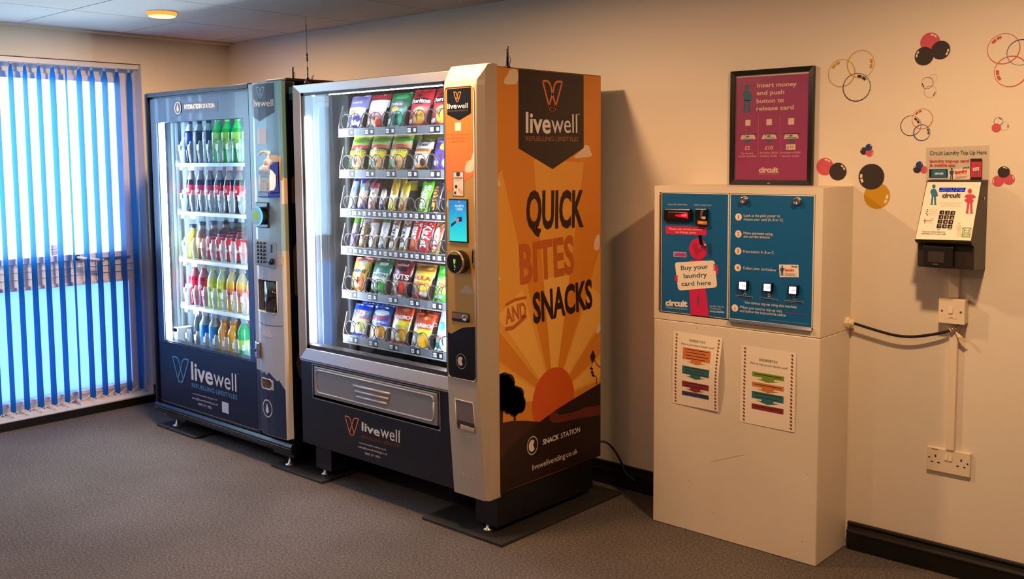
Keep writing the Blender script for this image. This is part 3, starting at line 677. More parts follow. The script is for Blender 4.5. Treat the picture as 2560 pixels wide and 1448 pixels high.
m = MB(); m.lathe([(.017, zq-.002), (.017, zq+.02), (.012, zq+.024), (.007, zq+.026), (.007, zq+.045), (.012, zq+.047), (.014, zq+.058), (.010, zq+.064), (.0005, zq+.065)], pw, (cxs+.005, -.928, 0), 18)
m.tube([(cxs+.005, -.928, zq+.058), (cxs-.02, -.928, zq+.060), (cxs-.048, -.928, zq+.056), (cxs-.062, -.928, zq+.046)], .0062, pw); m.build('pump', s_)
g = G(YP(-.9545), Zoom(620, 190, 4.387))
g.poly([(125, 1036), (235, 1036), (235, 1292), (128, 1290)], C('efe3d4'), 0); g.poly([(120, 1030), (240, 1032), (240, 1086), (121, 1084)], M('holder_blue', (0, 0, 0)), 1); g.poly([(128, 1038), (232, 1040), (232, 1078), (129, 1076)], C('f2eae0'), 2)
g.text('ECOLAB', (133, 1070), (226, 1072), C('1c1a30'), 24, 3, .03); g.poly([(140, 1088), (232, 1090), (232, 1118), (140, 1116)], M('holder_blue', (0, 0, 0)), 1)
for k in range(3): g.stroke([(145, 1145+10*k), (225-20*(k % 2), 1146+10*k)], .0012, C('b0a498'), 1)
for k in range(5): g.stroke([(142, 1195+18*k), (182, 1196+18*k)], .0012, C('a89c92'), 1); g.poly([(203, 1180+16*k), (232, 1181+16*k), (232, 1190+16*k), (203, 1189+16*k)], C('8c8078'), 1)
g.build('front_label', s_)
# ================================================================ snack machine
SY = -.86
silv = M('frame_silver', (196, 190, 188), .32, .55); champ = M('pillar_champagne', (192, 176, 156), .42, .1)
panel = M('snack_panel_black', (20, 20, 30), .32); gask = M('gasket_brown', (52, 42, 36), .4)
sm = thing('vending_machine', 'snack vending machine with a silver framed glass door and an orange side panel', 'vending machine', (2.48, -.5, 0))
m = MB(); m.box(1.90, 1.93, -.806, -.142, .171, 1.829, blk); m.box(3.04, 3.078, -.832, -.142, .171, 1.829, blk)
m.box(1.90, 3.078, -.806, -.142, 1.805, 1.829, blk); m.box(1.90, 3.078, -.806, -.142, .171, .30, blk); m.box(1.90, 3.078, -.165, -.142, .171, 1.82, blk)
m.box(2.86, 3.05, -.806, -.2, .30, 1.805, blk); m.build('cabinet', sm, .002)
dk = M('liner_dark', (28, 24, 22), .5)
m = MB(); m.box(1.93, 1.94, -.80, -.165, .55, 1.80, M('liner_grey', (92, 96, 104), .35)); m.box(1.93, 2.86, -.19, -.165, .3, 1.80, dk); m.box(1.93, 2.86, -.80, -.165, 1.79, 1.805, dk); m.box(1.93, 2.86, -.80, -.165, .535, .55, dk)
m.box(2.85, 2.86, -.80, -.165, .3, 1.80, dk)
for y in (-.775, -.735, -.70): m.box(1.94, 1.948, y, y+.006, .56, 1.78, M('rail_light', (170, 176, 184), .25, .7))
m.box(2.015, 2.03, -.68, -.66, .60, 1.70, M('rack_rail', (64, 64, 68), .4, .5))
for k in range(60): m.box(2.0145, 2.0305, -.6805, -.679, .62+.018*k, .627+.018*k, blk)
m.build('liner', sm)
# door: frame, lower panel
m = MB()
x0, x1, z0, z1 = 1.880, 2.90, .562, 1.820
def bar(a0, a1, b0, b1):      # mitred frame bar with a raised outer lip: outer edge a, inner edge b (x, z)
    n = []
    for (x, z), y in ((a0, -.80), (a0, -.868), (b0, -.858), (b0, -.80)): n.append((x, y, z))
    q = []
    for (x, z), y in ((a1, -.80), (a1, -.868), (b1, -.858), (b1, -.80)): q.append((x, y, z))
    m.hexa(n, q, silv)
ix0, ix1, iz0, iz1 = x0+.042, x1-.042, z0+.052, z1-.037
bar((x0, z0), (x0, z1), (ix0, iz0), (ix0, iz1)); bar((x0, z1), (x1, z1), (ix0, iz1), (ix1, iz1)); bar((x1, z1), (x1, z0), (ix1, iz1), (ix1, iz0)); bar((x1, z0), (x0, z0), (ix1, iz0), (ix0, iz0))
m.build('door_frame', sm, .002)
m = MB()
for a, b, c, d in ((ix0, ix0+.018, iz0, iz1), (ix1-.018, ix1, iz0, iz1), (ix0, ix1, iz0, iz0+.018), (ix0, ix1, iz1-.012, iz1)): m.box(a, b, -.852, -.80, c, d, gask)
m.build('glass_gasket', sm)
m = MB(); m.box(ix0, ix1, -.8505, -.848, iz0, iz1, glassy('snack_glass', (240, 245, 248), .055)); m.build('door_glass', sm)
leds = emis('led_cool', (224, 234, 250), 190)
m = MB(); m.box(1.945, 1.953, -.837, -.82, .640, 1.675, leds); m.build('light_strip', sm)
m = MB(); m.box(2.83, 2.837, -.835, -.82, .600, 1.70, emis('led_bright', (224, 234, 250), 330)); m.build('light_strip', sm)
m = MB(); m.box(1.98, 2.83, -.835, -.831, 1.768, 1.776, leds); m.build('light_strip', sm)
FX0, FX1, FZ0, FZ1 = 1.972, 2.806, .390, .543
m = MB()
for a, b, c, d in ((1.882, FX0, .163, .553), (FX1, 2.90, .163, .553), (FX0, FX1, .163, FZ0), (FX0, FX1, FZ1, .553)): m.box(a, b, -.860, -.80, c, d, panel)
m.box(FX0, FX1, -.82, -.80, FZ0, FZ1, blk); m.build('lower_panel', sm)
m = MB(); m.box(1.882, 2.89, -.864, -.80, .554, .5595, silv); m.build('trim_line', sm)
m = MB()
for a, b, c, d in ((FX0-.004, FX0, FZ0-.004, FZ1+.004), (FX1, FX1+.004, FZ0-.004, FZ1+.004), (FX0, FX1, FZ0-.004, FZ0), (FX0, FX1, FZ1, FZ1+.004)): m.box(a, b, -.8625, -.85, c, d, M('flap_edge', (150, 152, 150), .4, .4))
m.build('flap_surround', sm)
fl = M('flap_grey', (150, 146, 148), .38, .25)
m = MB(); m.box(FX0+.012, FX1-.010, -.866, -.83, FZ0+.014, FZ1-.004, fl); fo = m.build('delivery_flap', sm, .004)
m = MB(); a, b, c, d = FX0+.03, FX1-.028, FZ0+.03, FZ1-.018
m.tube([(x, -.866, z) for x, z in rrect(a, c, b, d, .022)]+[(b, -.866, d-.022)], .0045, M('flap_ridge', (176, 170, 170), .35, .3), 8); m.build('flap_ridge', fo)
for k, (xa, xb) in enumerate(((2.27, 2.515), (2.28, 2.505), (2.29, 2.495))):
    m = MB(); m.tube([(xa, -.866, .492-.023*k), (xb, -.866, .492-.023*k)], .006, M('flap_ridge', (0, 0, 0)), 8); m.build('grip_rib', fo)
for x, y in ((1.975, -.805), (3.015, -.805), (1.975, -.23), (3.015, -.23)):
    foot(sm, x, y, .05, .72)
for x in (1.915, 2.955):
    m = MB(); m.box(x, x+.115, -.812, -.19, .036, .171, M('leg_black', (16, 16, 20), .4)); m.build('leg_channel', sm)
# ---------------------------------------------------------------- control pillar
m = MB()
prof = [(.160, -.876), (.45, -.898), (.62, -.905), (1.755, -.905), (1.775, -.902), (1.818, -.878), (1.834, -.864), (1.838, -.84)]
def pil(z, y, f=0.0):   # cross-section points at height z
    return [(2.895, -.80, z), (2.895, y+.004, z), (2.90, y, z), (3.058, y, z), (3.066, y+.004, z), (3.079, y+.036 if y < -.89 else y+.012, z), (3.079, -.832, z), (3.079, -.80, z)]
RB = (2.938, 3.040, .428, .548)
secs = [pil(z, y) for z, y in prof]; n = 8
for a, b in zip(secs, secs[1:]): m.add(a+b, [(i, (i+1) % n, n+(i+1) % n, n+i) for i in range(n)], champ)
m.add(secs[0], [tuple(range(n))], champ); m.add(secs[-1], [tuple(range(n))], champ)
po = m.build('control_pillar', sm, .003)
FP = YP(-.9055)
gold = M('fascia_gold', (206, 156, 76), .34, .25); orng = M('fascia_orange', (232, 122, 36), .36); black_p = M('hill_black', (12, 11, 12), .3)
g = G(FP, SRC, .0006)
BL, TL, TR, BR = [g.uv(*p) for p in ((1117, 945), (1112, 222), (1185, 212), (1191, 955))]
fx0, fx1, fz0, fz1 = 2.903, 3.056, .632, 1.752
g.polyuv(rrect(fx0, fz0, fx1, fz1, .016), gold, 0)
zo = g.uv(1150, 470)[1]
g.polyuv([(fx0+.002, zo-.02), (fx1-.002, zo+.05), (fx1-.002, 1.738), (fx1-.016, 1.7515), (fx0+.016, 1.7515), (fx0+.002, 1.738)], orng, 1)
# black hill
g.z = Zoom(1060, 780, 6.58)
hill = [g.uv(*p) for p in ((352, 318), (450, 358), (520, 320), (590, 280), (650, 258), (740, 250), (862, 248))]
hill[0] = (fx0+.001, hill[0][1]); hill[-1] = (fx1-.001, hill[-1][1])
g.polyuv(hill+[(fx1-.001, fz0+.02), (fx1-.017, fz0+.001), (fx0+.017, fz0+.001), (fx0+.001, fz0+.02)], black_p, 1)
g.ellipse((615, 812), (697, 822), C('a09c98'), 2, 32, 1.12, .93)
u0, v0 = g.uv(604, 810); pts = []
for k in range(25):
    a = math.radians(40+280*k/24); pts.append((u0+.0155*math.cos(a), v0+.0175*math.sin(a)))
pts += [(u0+.008, v0-.005), (u0+.005, v0), (u0+.008, v0+.006)]
g.polyuv(pts, C('d2c4bc'), 2)
# chevron, logo and addresses
g.z = Zoom(1080, 140, 12.065)
ca = g.uv(400, 960); cb = g.uv(1165, 900); ct = fz1-.006
g.z = Zoom(730, 160, 3.6196)
cs = g.uv(1618, 448)[1]; ctip = g.uv(1495, 512)
g.polyuv([(fx0+.0135, ct), (fx0+.0135, cs), ((fx0+.0135+fx1-.0135)/2, ctip[1]), (fx1-.0135, cs), (fx1-.0135, ct)], black_p, 2)
og = C('e8803c')
v_logo(g, 1498, 254, 64, 88, og, .0028, 3)
g.text('live', (1408, 407), (1494, 402), white_p, 48, 3, .02); g.text('well', (1498, 402), (1592, 397), white_p, 46, 3)
g.text('REFUELLING LIFESTYLES', (1410, 434), (1597, 424), C('7a4a2c'), 12, 3)
g.poly([(1476, 532), (1531, 528), (1532, 604), (1477, 608)], C('e0d6cc'), 2)
bt = C('9c4a10')
g.text('www.livewellvending.co.uk', (1400, 647), (1610, 641), bt, 13, 2); g.text('hello@livewellvending.co.uk', (1396, 680), (1616, 674), bt, 15, 2); g.text('0845 371 9833', (1447, 712), (1562, 706), bt, 14, 2)
cl = M('cloud_cream', (236, 214, 186), .4)
fr = lambda p: (min(fx1-.001, max(fx0+.001, p[0])), p[1])
def cloud(pts): g.polyuv([fr(g.uv(*p)) for p in chaikin(pts)], cl, 2)
cloud([(1563, 985), (1568, 930), (1585, 885), (1612, 870), (1628, 865), (1632, 820), (1650, 790), (1650, 985)])
cloud([(1395, 1300), (1398, 1255), (1420, 1225), (1450, 1235), (1465, 1300)])
g.z = Zoom(730, 520, 3.447)
g.poly([(1440, 720), (1470, 705), (1490, 668), (1530, 664), (1545, 695), (1568, 742), (1500, 738)], M('cloud_dim', (206, 176, 140), .4), 2)
g.z = Zoom(730, 160, 3.6196)
# sticker
g.poly([(1458, 976), (1557, 974), (1558, 1200), (1459, 1196)], C('17120f'), 2); g.poly([(1463, 981), (1552, 979), (1553, 1194), (1464, 1190)], C('f0dccb'), 3)
g.poly([(1490, 981), (1522, 980), (1522, 1010), (1506, 1020), (1490, 1011)], C('1c1614'), 4); g.text('VENDSAFE', (1467, 1042), (1547, 1040), C('3c3230'), 18, 4, .02)
g.text('antimicrobial screen', (1468, 1058), (1546, 1056), C('8a7c74'), 7, 4)
g.ellipse((1488, 1110), (1500, 1110), C('1c1614'), 4, 14); g.poly([(1500, 1130), (1520, 1122), (1535, 1140), (1548, 1150), (1550, 1182), (1530, 1175), (1510, 1150)], C('e8b08c'), 4); g.poly([(1470, 1155), (1488, 1154), (1488, 1178), (1470, 1177)], C('2a2220'), 4)
g.build('pillar_artwork', sm)
m = MB(); rr = rrect(fx0, fz0, fx1, fz1, .016); m.tube([(x, -.9062, z) for x, z in rr]+[(rr[0][0], -.9062, rr[0][1])], .0024, M('rim_steel', (170, 160, 150), .3, .7), 6); m.build('fascia_rim', sm)
# payment screen
sx0, sx1, sz0, sz1 = g.P.uv(1124, 500)[0], g.P.uv(1171, 602)[0], g.P.uv(1150, 605)[1], g.P.uv(1150, 499)[1]
m = MB(); m.box(sx0-.002, sx1+.002, -.911, -.88, sz0-.002, sz1+.002, blk); so_ = m.build('payment_screen', sm, .002)
def screen_mat():
    m_ = bpy.data.materials.new('screen_blue'); m_.use_nodes = True; nt = m_.node_tree; nt.nodes.clear()
    out = nt.nodes.new('ShaderNodeOutputMaterial'); e = nt.nodes.new('ShaderNodeEmission'); tc = nt.nodes.new('ShaderNodeTexCoord')
    sp = nt.nodes.new('ShaderNodeSeparateXYZ'); rp = nt.nodes.new('ShaderNodeValToRGB'); nt.links.new(tc.outputs['Generated'], sp.inputs[0])
    el = rp.color_ramp.elements; el[0].position = 0; el[0].color = tuple(lin(c) for c in (70, 235, 232))+(1,)
    el[1].position = .85; el[1].color = tuple(lin(c) for c in (60, 150, 218))+(1,); k = el.new(.35); k.color = tuple(lin(c) for c in (50, 215, 232))+(1,)
    nt.links.new(sp.outputs[2], rp.inputs[0]); nt.links.new(rp.outputs[0], e.inputs[0]); e.inputs[1].default_value = 0.95; nt.links.new(e.outputs[0], out.inputs[0]); return m_
m = MB(); m.box(sx0+.003, sx1-.003, -.9116, -.9105, sz0+.003, sz1-.003, screen_mat()); m.build('screen_display', so_)
g = G(YP(-.9118), Zoom(1090, 480, 3.812), .0002); ew = emis('screen_white', (240, 250, 255), .95)
g.text('ACCEPTS', (178, 143), (264, 146), ew, 22, 1, .02); g.text('CARDS', (190, 172), (256, 175), ew, 22, 1, .02)
g.ellipse((230, 265), (286, 268), emis('screen_ring', (120, 225, 240), .9), 1, 36, 1.15, .97)
g.poly([(144, 305), (188, 275), (200, 290), (146, 335)], emis('screen_navy', (40, 60, 110), .8), 1); g.poly([(188, 262), (210, 248), (222, 255), (218, 290), (192, 292)], emis('screen_skin', (240, 150, 150), .8), 2); g.poly([(198, 246), (245, 236), (251, 278), (212, 290)], emis('screen_navy', (0, 0, 0), 0), 1)
g.poly([(210, 92), (228, 93), (228, 99), (210, 98)], ew, 1); g.build('screen_message', so_)
# round contactless reader
rc = g.P.uv(*Zoom(730, 520, 3.447)(1432, 467)); rx, rz = at(1147, 655.5, 1, -.925).x, at(1147, 655.5, 1, -.925).z
m = MB(); m.lathe([(.040, 0), (.0445, -.008), (.0445, -.038), (.042, -.042), (.0005, -.043)], blk, (rx, -.905, rz), 36, 'y'); ro = m.build('card_reader', sm)
m = MB(); m.lathe([(.0452, -.036), (.0456, -.040), (.0425, -.0445), (.0405, -.0432)], M('reader_ring_brass', (206, 176, 130), .25, .8), (rx, -.905, rz), 36, 'y'); m.build('reader_ring', ro)
g = G(YP(-.9483)); g.circ(rx, rz, .0395, M('reader_face', (12, 12, 16), .15), 0, 32); g.circ(rx, rz+.0, .0392, emis('reader_yellow', (190, 140, 50), .5), 1, 20, 1, None, 50, 130)
g.polyuv([(rx-.004, rz-.004), (rx+.004, rz-.004), (rx+.006, rz+.006), (rx+.006, rz+.013), (rx-.006, rz+.013), (rx-.006, rz+.006)], emis('reader_green', (0, 0, 0), 0), 1); g.polyuv([(rx-.002, rz-.006), (rx+.007, rz-.018), (rx+.004, rz-.02), (rx-.003, rz-.012)], emis('reader_white', (210, 230, 215), .7), 1); g.circ(rx+.001, rz-.026, .0028, emis('reader_white', (0, 0, 0), 0), 1, 8); g.build('reader_display', ro)
chrm = M('chrome', (205, 200, 196), .15, 1.0)
ux0 = at(1182, 640, 1, -.907).x; uz = at(1184, 641, 1, -.907).z
m = MB(); m.hexa([(ux0-.003, -.911, uz-.034), (ux0+.007, -.909, uz-.034), (ux0+.007, -.89, uz-.034), (ux0-.003, -.89, uz-.034)], [(ux0-.003, -.911, uz+.034), (ux0+.007, -.909, uz+.028), (ux0+.007, -.89, uz+.028), (ux0-.003, -.89, uz+.034)], chrm); co = m.build('coin_slot', sm, .002)
m = MB(); m.box(ux0, ux0+.004, -.9115, -.90, uz-.024, uz+.02, blk); m.build('slot_opening', co)
lx0, lx1, lz0, lz1 = 2.929, 3.024, .857, .893
m = MB(); m.prism(rrect(lx0, lz0, lx1, lz1, .006), M('lock_dark', (64, 58, 66), .3, .5), lambda x, z: (x, -.909, z), lambda x, z: (x, -.89, z)); lo2 = m.build('door_lock', sm, .001)
m = MB(); m.prism(rrect(lx0+.003, lz0+.012, lx1-.003, lz1-.003, .004), M('lock_copper', (220, 180, 156), .2, .9), lambda x, z: (x, -.9115, z), lambda x, z: (x, -.90, z)); m.build('lock_handle', lo2)
m = MB(); m.lathe([(.013, 0), (.013, -.004), (.009, -.005), (.008, -.002), (.0005, -.002)], chrm, (lx1-.019, -.9115, (lz0+lz1)/2), 20, 'y'); m.build('key_barrel', lo2)
# coin return pocket and maker's plate on the foot of the pillar (the plane leans slightly)
def pz(z): 
    for (a, ya), (b, yb) in zip(prof, prof[1:]):
        if a <= z <= b: return ya+(yb-ya)*(z-a)/(b-a)
m = MB(); a, b, c, d = RB; N = 12
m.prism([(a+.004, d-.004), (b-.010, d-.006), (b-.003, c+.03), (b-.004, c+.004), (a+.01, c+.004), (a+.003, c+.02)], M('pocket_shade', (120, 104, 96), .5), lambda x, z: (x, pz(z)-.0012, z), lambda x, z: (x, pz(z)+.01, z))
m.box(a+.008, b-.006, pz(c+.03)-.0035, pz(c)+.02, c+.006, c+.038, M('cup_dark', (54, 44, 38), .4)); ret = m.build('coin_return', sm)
m = MB(); m.hexa([(a+.022, pz(c)-.006, c+.004), (b-.004, pz(c)-.006, c+.004), (b-.004, pz(c), c+.004), (a+.022, pz(c), c+.004)], [(a+.026, pz(c)-.0065, c+.024), (b-.004, pz(c)-.0065, c+.020), (b-.004, pz(c), c+.02), (a+.026, pz(c), c+.024)], champ); m.build('return_cup', ret, .002)
m = MB(); q = [(a, d), (b-.008, d-.002), (b, c+.03), (b, c), (a+.008, c), (a, c+.02), (a, d)]
m.tube([(x, pz(z)-.001, z) for x, z in q], .0022, champ, 6); m.build('return_rim', ret)
g = G(YP(-.884), Zoom(730, 860, 2.896), .0003, lambda u, v: -.884-pz(max(.161, min(1.8, v))))
emb = M('embossed', (226, 214, 200), .3, .4)
q = [(1195, 900), (1338, 938), (1338, 1016), (1196, 980)]; g.stroke(q, .0012, emb, 1, True); g.text('CRANE', (1206, 950), (1326, 984), emb, 30, 1)
g.build('maker_plate', sm)
# ---------------------------------------------------------------- artwork of the lower front and of the side
g = G(YP(-.8605), Zoom(730, 860, 2.896))
v_logo(g, 434, 533, 98, 130, og, .005, 1, .22)
g.text('live', (505, 624), (637, 671), white_p, 62, 1, .022); g.text('well', (641, 672), (780, 718), white_p, 92, 1); g.text('TM', (780, 628), (790, 631), white_p, 5, 1)
g.text('REFUELLING LIFESTYLES', (505, 681), (783, 753), C('8a4a38'), 24, 1)
g.text('www.livewellvending.co.uk', (485, 719), (683, 773), white_p, 12, 1); g.text('hello@livewellvending.co.uk', (481, 749), (690, 806), white_p, 14, 1); g.text('0845 371 9833', (530, 800), (640, 829), white_p, 16, 1)
g.build('front_artwork', sm)
SP = Plane((3.0785, 0, 0), (0, 1, 0), (0, 0, 1))
g = G(SP, Zoom(1220, 150, 2.3737), .0006)
def oran(): 
    m_ = M('side_orange', (224, 128, 34), .42); return m_
o1 = M('side_orange', (226, 140, 36), .42); o2 = M('side_amber', (240, 168, 60), .42); o3 = M('side_yellow', (250, 188, 84), .42); dkb = M('side_umber', (38, 18, 12), .4); dk2 = M('side_umber2', (62, 26, 18), .4)
ya, yb, za, zb2 = -.803, -.145, .174, 1.826
g.polyuv([(ya, za), (yb, za), (yb, zb2), (ya, zb2)], o1, 0)
L2 = Zoom(1220, 740, 2.2636)
def clampp(p): return (max(ya+.001, min(yb-.001, p[0])), max(za+.001, min(zb2-.001, p[1])))
def sp(pts, mat, L, z=None):
    if z: g.z = z
    if mat is cc_: pts = chaikin(pts, 2)
    g.polyuv([clampp(g.uv(*p)) for p in pts], mat, L)
cc_ = M('side_cloud', (242, 214, 176), .42)
# sun rays
sun = g.P.uv(*L2(370, 590)); R_ = .137
def rayp(a0, a1, r1, mat, L=1):
    pts = [sun, (sun[0]+r1*math.cos(math.radians(a0)), sun[1]+r1*math.sin(math.radians(a0))), (sun[0]+r1*math.cos(math.radians(a1)), sun[1]+r1*math.sin(math.radians(a1)))]
    # clip to the panel
    def clip(poly, ax, lim, keep):
        out = []
        for i in range(len(poly)):
            p, q = poly[i-1], poly[i]; ip, iq = keep(p[ax], lim), keep(q[ax], lim)
            if ip != iq:
                t = (lim-p[ax])/(q[ax]-p[ax]); out.append((p[0]+t*(q[0]-p[0]), p[1]+t*(q[1]-p[1])))
            if iq: out.append(q)
        return out
    for ax, lim, kp_ in ((0, ya+.001, lambda a, b: a >= b), (0, yb-.001, lambda a, b: a <= b), (1, za+.001, lambda a, b: a >= b), (1, zb2-.001, lambda a, b: a <= b)): pts = clip(pts, ax, lim, kp_)
    if len(pts) > 2: g.polyuv(pts, mat, L)
for a0, a1 in ((78, 97), (108, 135), (147, 172), (40, 62), (5, 24)): rayp(a0, a1, 1.0, o2, 1)
for a0, a1 in ((78, 97), (112, 131), (150, 170), (42, 60), (8, 22)): rayp(a0, a1, .52, o3, 2)
# clouds
cc = M('side_cloud', (242, 214, 176), .42)
g.z = Zoom(1220, 150, 2.3737)
sp([(90, 145), (95, 110), (118, 85), (122, 55), (178, 52), (178, 142), (140, 146)], cc, 2); sp([(493, 586), (560, 530), (575, 500), (600, 510), (606, 540), (622, 572), (560, 580)], cc, 2)
sp([(48, 705), (62, 708), (76, 748), (50, 748)], cc, 2); sp([(624, 1130), (630, 1070), (648, 1035), (662, 1032), (662, 1132)], cc, 2); sp([(58, 1270), (65, 1282), (77, 1306), (60, 1308)], cc, 2)
sp([(605, 215), (615, 180), (622, 155), (636, 150), (636, 205)], cc, 2, L2)
# chevron with logo
g.z = Zoom(1220, 150, 2.3737)
sp([(180, 48), (566, 84), (566, 522), (382, 648), (180, 524)], dkb, 3)
g.z = Zoom(1220, 150, 2.3737)
v_logo(g, 380, 128, 116, 170, og, .0085, 4, .04)
g.text('live', (222, 429), (370, 434), white_p, 124, 4, .022); g.text('well', (375, 434), (528, 433), white_p, 120, 4); g.text('TM', (528, 327), (541, 328), white_p, 9, 4)
g.text('REFUELLING LIFESTYLES', (222, 480), (535, 483), C('b06a3c'), 28, 4)
# slogan
ink = C('2c1208'); bi = C('c8641e')
g.text('QUICK', (225, 1000), (566, 982), ink, 226, 4, .035); g.text('BITES', (190, 1327), (512, 1256), bi, 236, 4, .03)
g.z = L2
g.text('SNACKS', (256, 152), (590, 60), ink, 170, 4, .035)
g.text('AND', (99, 158), (217, 112), bi, 88, 4, .03); g.stroke([(98, 52), (150, 22), (215, 8)], .012, bi, 4); g.stroke([(95, 188), (140, 180), (175, 150), (216, 112)], .016, bi, 4)
# sun, hills, path
pts = [(sun[0]+R_*math.cos(math.radians(a)), sun[1]+R_*math.sin(math.radians(a))) for a in range(-60, 241, 8)]
g.polyuv([clampp(p) for p in pts], M('side_sun', (216, 92, 26), .42), 3)
sp([(62, 722), (130, 708), (200, 706), (290, 712), (340, 700), (420, 780), (640, 700), (640, 900), (62, 1117)], dk2, 4)
g.z = L2
sp([(62, 1119), (62, 930), (150, 830), (290, 712), (390, 640), (470, 590), (545, 545), (636, 492), (642, 895)], dkb, 5)
sp([(376, 652), (350, 668), (345, 700), (362, 716), (400, 716), (520, 690), (640, 672), (640, 618), (560, 628), (470, 662), (400, 672)], M('side_path', (104, 42, 22), .4), 6)
# trees
for tx, ty, s_ in ((86, 545, 1.25), (150, 598, 1.0)):
    for dx, dy, r_ in ((0, 0, 42), (-30, 12, 28), (28, 12, 28), (-18, -28, 28), (18, -28, 28), (34, 22, 22), (-36, 26, 22), (0, 26, 30), (0, -40, 24)):
        c_ = g.uv(tx+dx*s_, ty+dy*1.2*s_); r2 = r_*s_*.00125
        g.polyuv([clampp((c_[0]+r2*math.cos(2*math.pi*k/14), c_[1]+r2*math.sin(2*math.pi*k/14))) for k in range(14)], dkb, 7)
sp([(64, 600), (74, 600), (80, 640), (100, 596), (106, 600), (82, 660), (80, 720), (66, 720)], dkb, 7); sp([(138, 636), (146, 660), (152, 640), (160, 640), (154, 668), (154, 708), (145, 708), (143, 668), (132, 640)], dkb, 7)
# kite
sp([(593, 304), (606, 345), (588, 384), (576, 342)], dkb, 5); g.z = L2
for q in ([(588, 384), (582, 405), (588, 425), (594, 445), (612, 462), (612, 500)], [(600, 360), (615, 392), (634, 404)]):
    g.stroke([tuple(p) for p in q], .0035, dkb, 5)
for x, y in ((583, 412), (587, 433), (592, 450)): g.poly([(x-7, y-9), (x+8, y-4), (x+8, y+8), (x-7, y+4)], dkb, 5)
# station badge
g.poly([(205, 850), (240, 790), (300, 800), (540, 715), (540, 775), (300, 880), (240, 925)], C('220e0a'), 7)
g.ellipse((248, 846), (279, 836), C('cfc2bc'), 8, 32, 1.12, .88)
u0, v0 = g.uv(246, 847); rr_ = .021
pts = [(u0+rr_*math.cos(math.radians(45+270*k/24)), v0+rr_*1.15*math.sin(math.radians(45+270*k/24))) for k in range(25)]+[(u0+.012, v0-.007), (u0+.006, v0), (u0+.010, v0+.008)]
g.polyuv(pts, C('efe2da'), 8)
g.text('SNACK', (308, 842), (398, 808), white_p, 30, 8, .02); g.text('STATION', (409, 806), (517, 768), white_p, 30, 8)
g.text('livewellvending.co.uk', (247, 988), (503, 890), C('e8d8cc'), 34, 8)
g.build('side_artwork', sm)
# ---------------------------------------------------------------- trays with coils
TY = -.735; TZ = [1.622, 1.437, 1.260, 1.088, .886, .677]
CW = [2.120+.1385*k for k in range(5)]; CN = [2.096+.0682*k for k in range(11)]
tray_m = M('tray_dark', (42, 37, 34), .45, .3); tray_s = M('tray_strip', (128, 130, 134), .35, .5); lblk = C('111214'); lwht = C('f2f2f2')
wire = M('coil_wire', (96, 90, 86), .3, .8)
def coil_mesh(r, x, y0, z, turns=3.2, pitch=.062, hand=1, a0=0.0):
    mm = MB(); N = int(turns*18); yy = lambda t: y0+(.010*t if t < 1.05 else .0105+pitch*(t-1.05)); mm.tube([(x+r*math.cos(a0+hand*2*math.pi*k/18), yy(k/18), z+r*math.sin(a0+hand*2*math.pi*k/18)) for k in range(N+1)], .0022, wire, 5); return mm
for ri, z in enumerate(TZ):
    wide = ri in (0, 1, 4, 5); m = MB()
    m.box(2.045, 2.85, TY, -.2, z-.012, z-.008, tray_m); m.box(2.045, 2.85, TY-.003, TY, z-.036, z, tray_s); m.box(2.045, 2.85, TY-.006, TY, z-.038, z-.034, M('tray_lip', (190, 188, 186), .3, .6))
    cols = CW if wide else CN; half = .0692 if wide else .0341
    for x in [cols[0]-half]+[c_+half for c_ in cols]:
        if x > 2.84: continue
        m.prism([(TY+.008, z-.01), (TY+.022, z+.045), (TY+.044, z+.086), (-.2, z+.086), (-.2, z-.01)], tray_m, lambda y, zz: (x-.001, y, zz), lambda y, zz: (x+.001, y, zz))
    m.prism([(TY-.003, z-.036), (TY-.003, z+.01), (TY+.022, z+.104), (TY+.030, z+.104), (TY+.01, z+.005), (TY+.006, z-.036)], tray_s, lambda y, zz: (2.043, y, zz), lambda y, zz: (2.047, y, zz))
    to = m.build('tray', sm)
    g = G(YP(TY-.0035))
    for k, x in enumerate(cols):
        if x > 2.80: break
        num = '%d' % ((ri+1)*100+(2*k+1 if wide else k+1)); w2 = .031 if wide else .030
        g.polyuv([(x-w2, z-.032), (x+w2, z-.032), (x+w2, z-.004), (x-w2, z-.004)], lblk, 0)
        a_, b_2 = (x-.027, x-.008) if wide else (x-.027, x-.008)
        g.polyuv([(a_, z-.027), (b_2, z-.027), (b_2, z-.009), (a_, z-.009)], lwht, 1); g.polyuv([(x+.010, z-.025), (x+.024, z-.025), (x+.024, z-.011), (x+.010, z-.011)], lwht, 1)
        vs, fs, tw = text_geo(num, .02); kx = .015/tw; g.add([g.pt(a_+.002+vx*kx, z-.0225+vy*.0125, 2) for vx, vy in vs], fs, lblk)
        vs, fs, tw = text_geo('1.00' if wide else '90p', .0); kx = .010/tw; g.add([g.pt(x+.012+vx*kx, z-.0215+vy*.009, 2) for vx, vy in vs], fs, lblk)
    g.build('price_strip', to)
    for k, x in enumerate(cols):
        if x > 2.78: break
        if wide:
            coil_mesh(.0335, x-.034, TY+.0, z+.032, 3.2, .062, -1, math.radians(100)).build('coil', to); coil_mesh(.0335, x+.034, TY+.0, z+.032, 3.2, .062, 1, math.radians(80)).build('coil', to)
        else: coil_mesh(.029, x, TY-.003, z+.029, 4, .05, 1, math.radians(60)).build('coil', to)
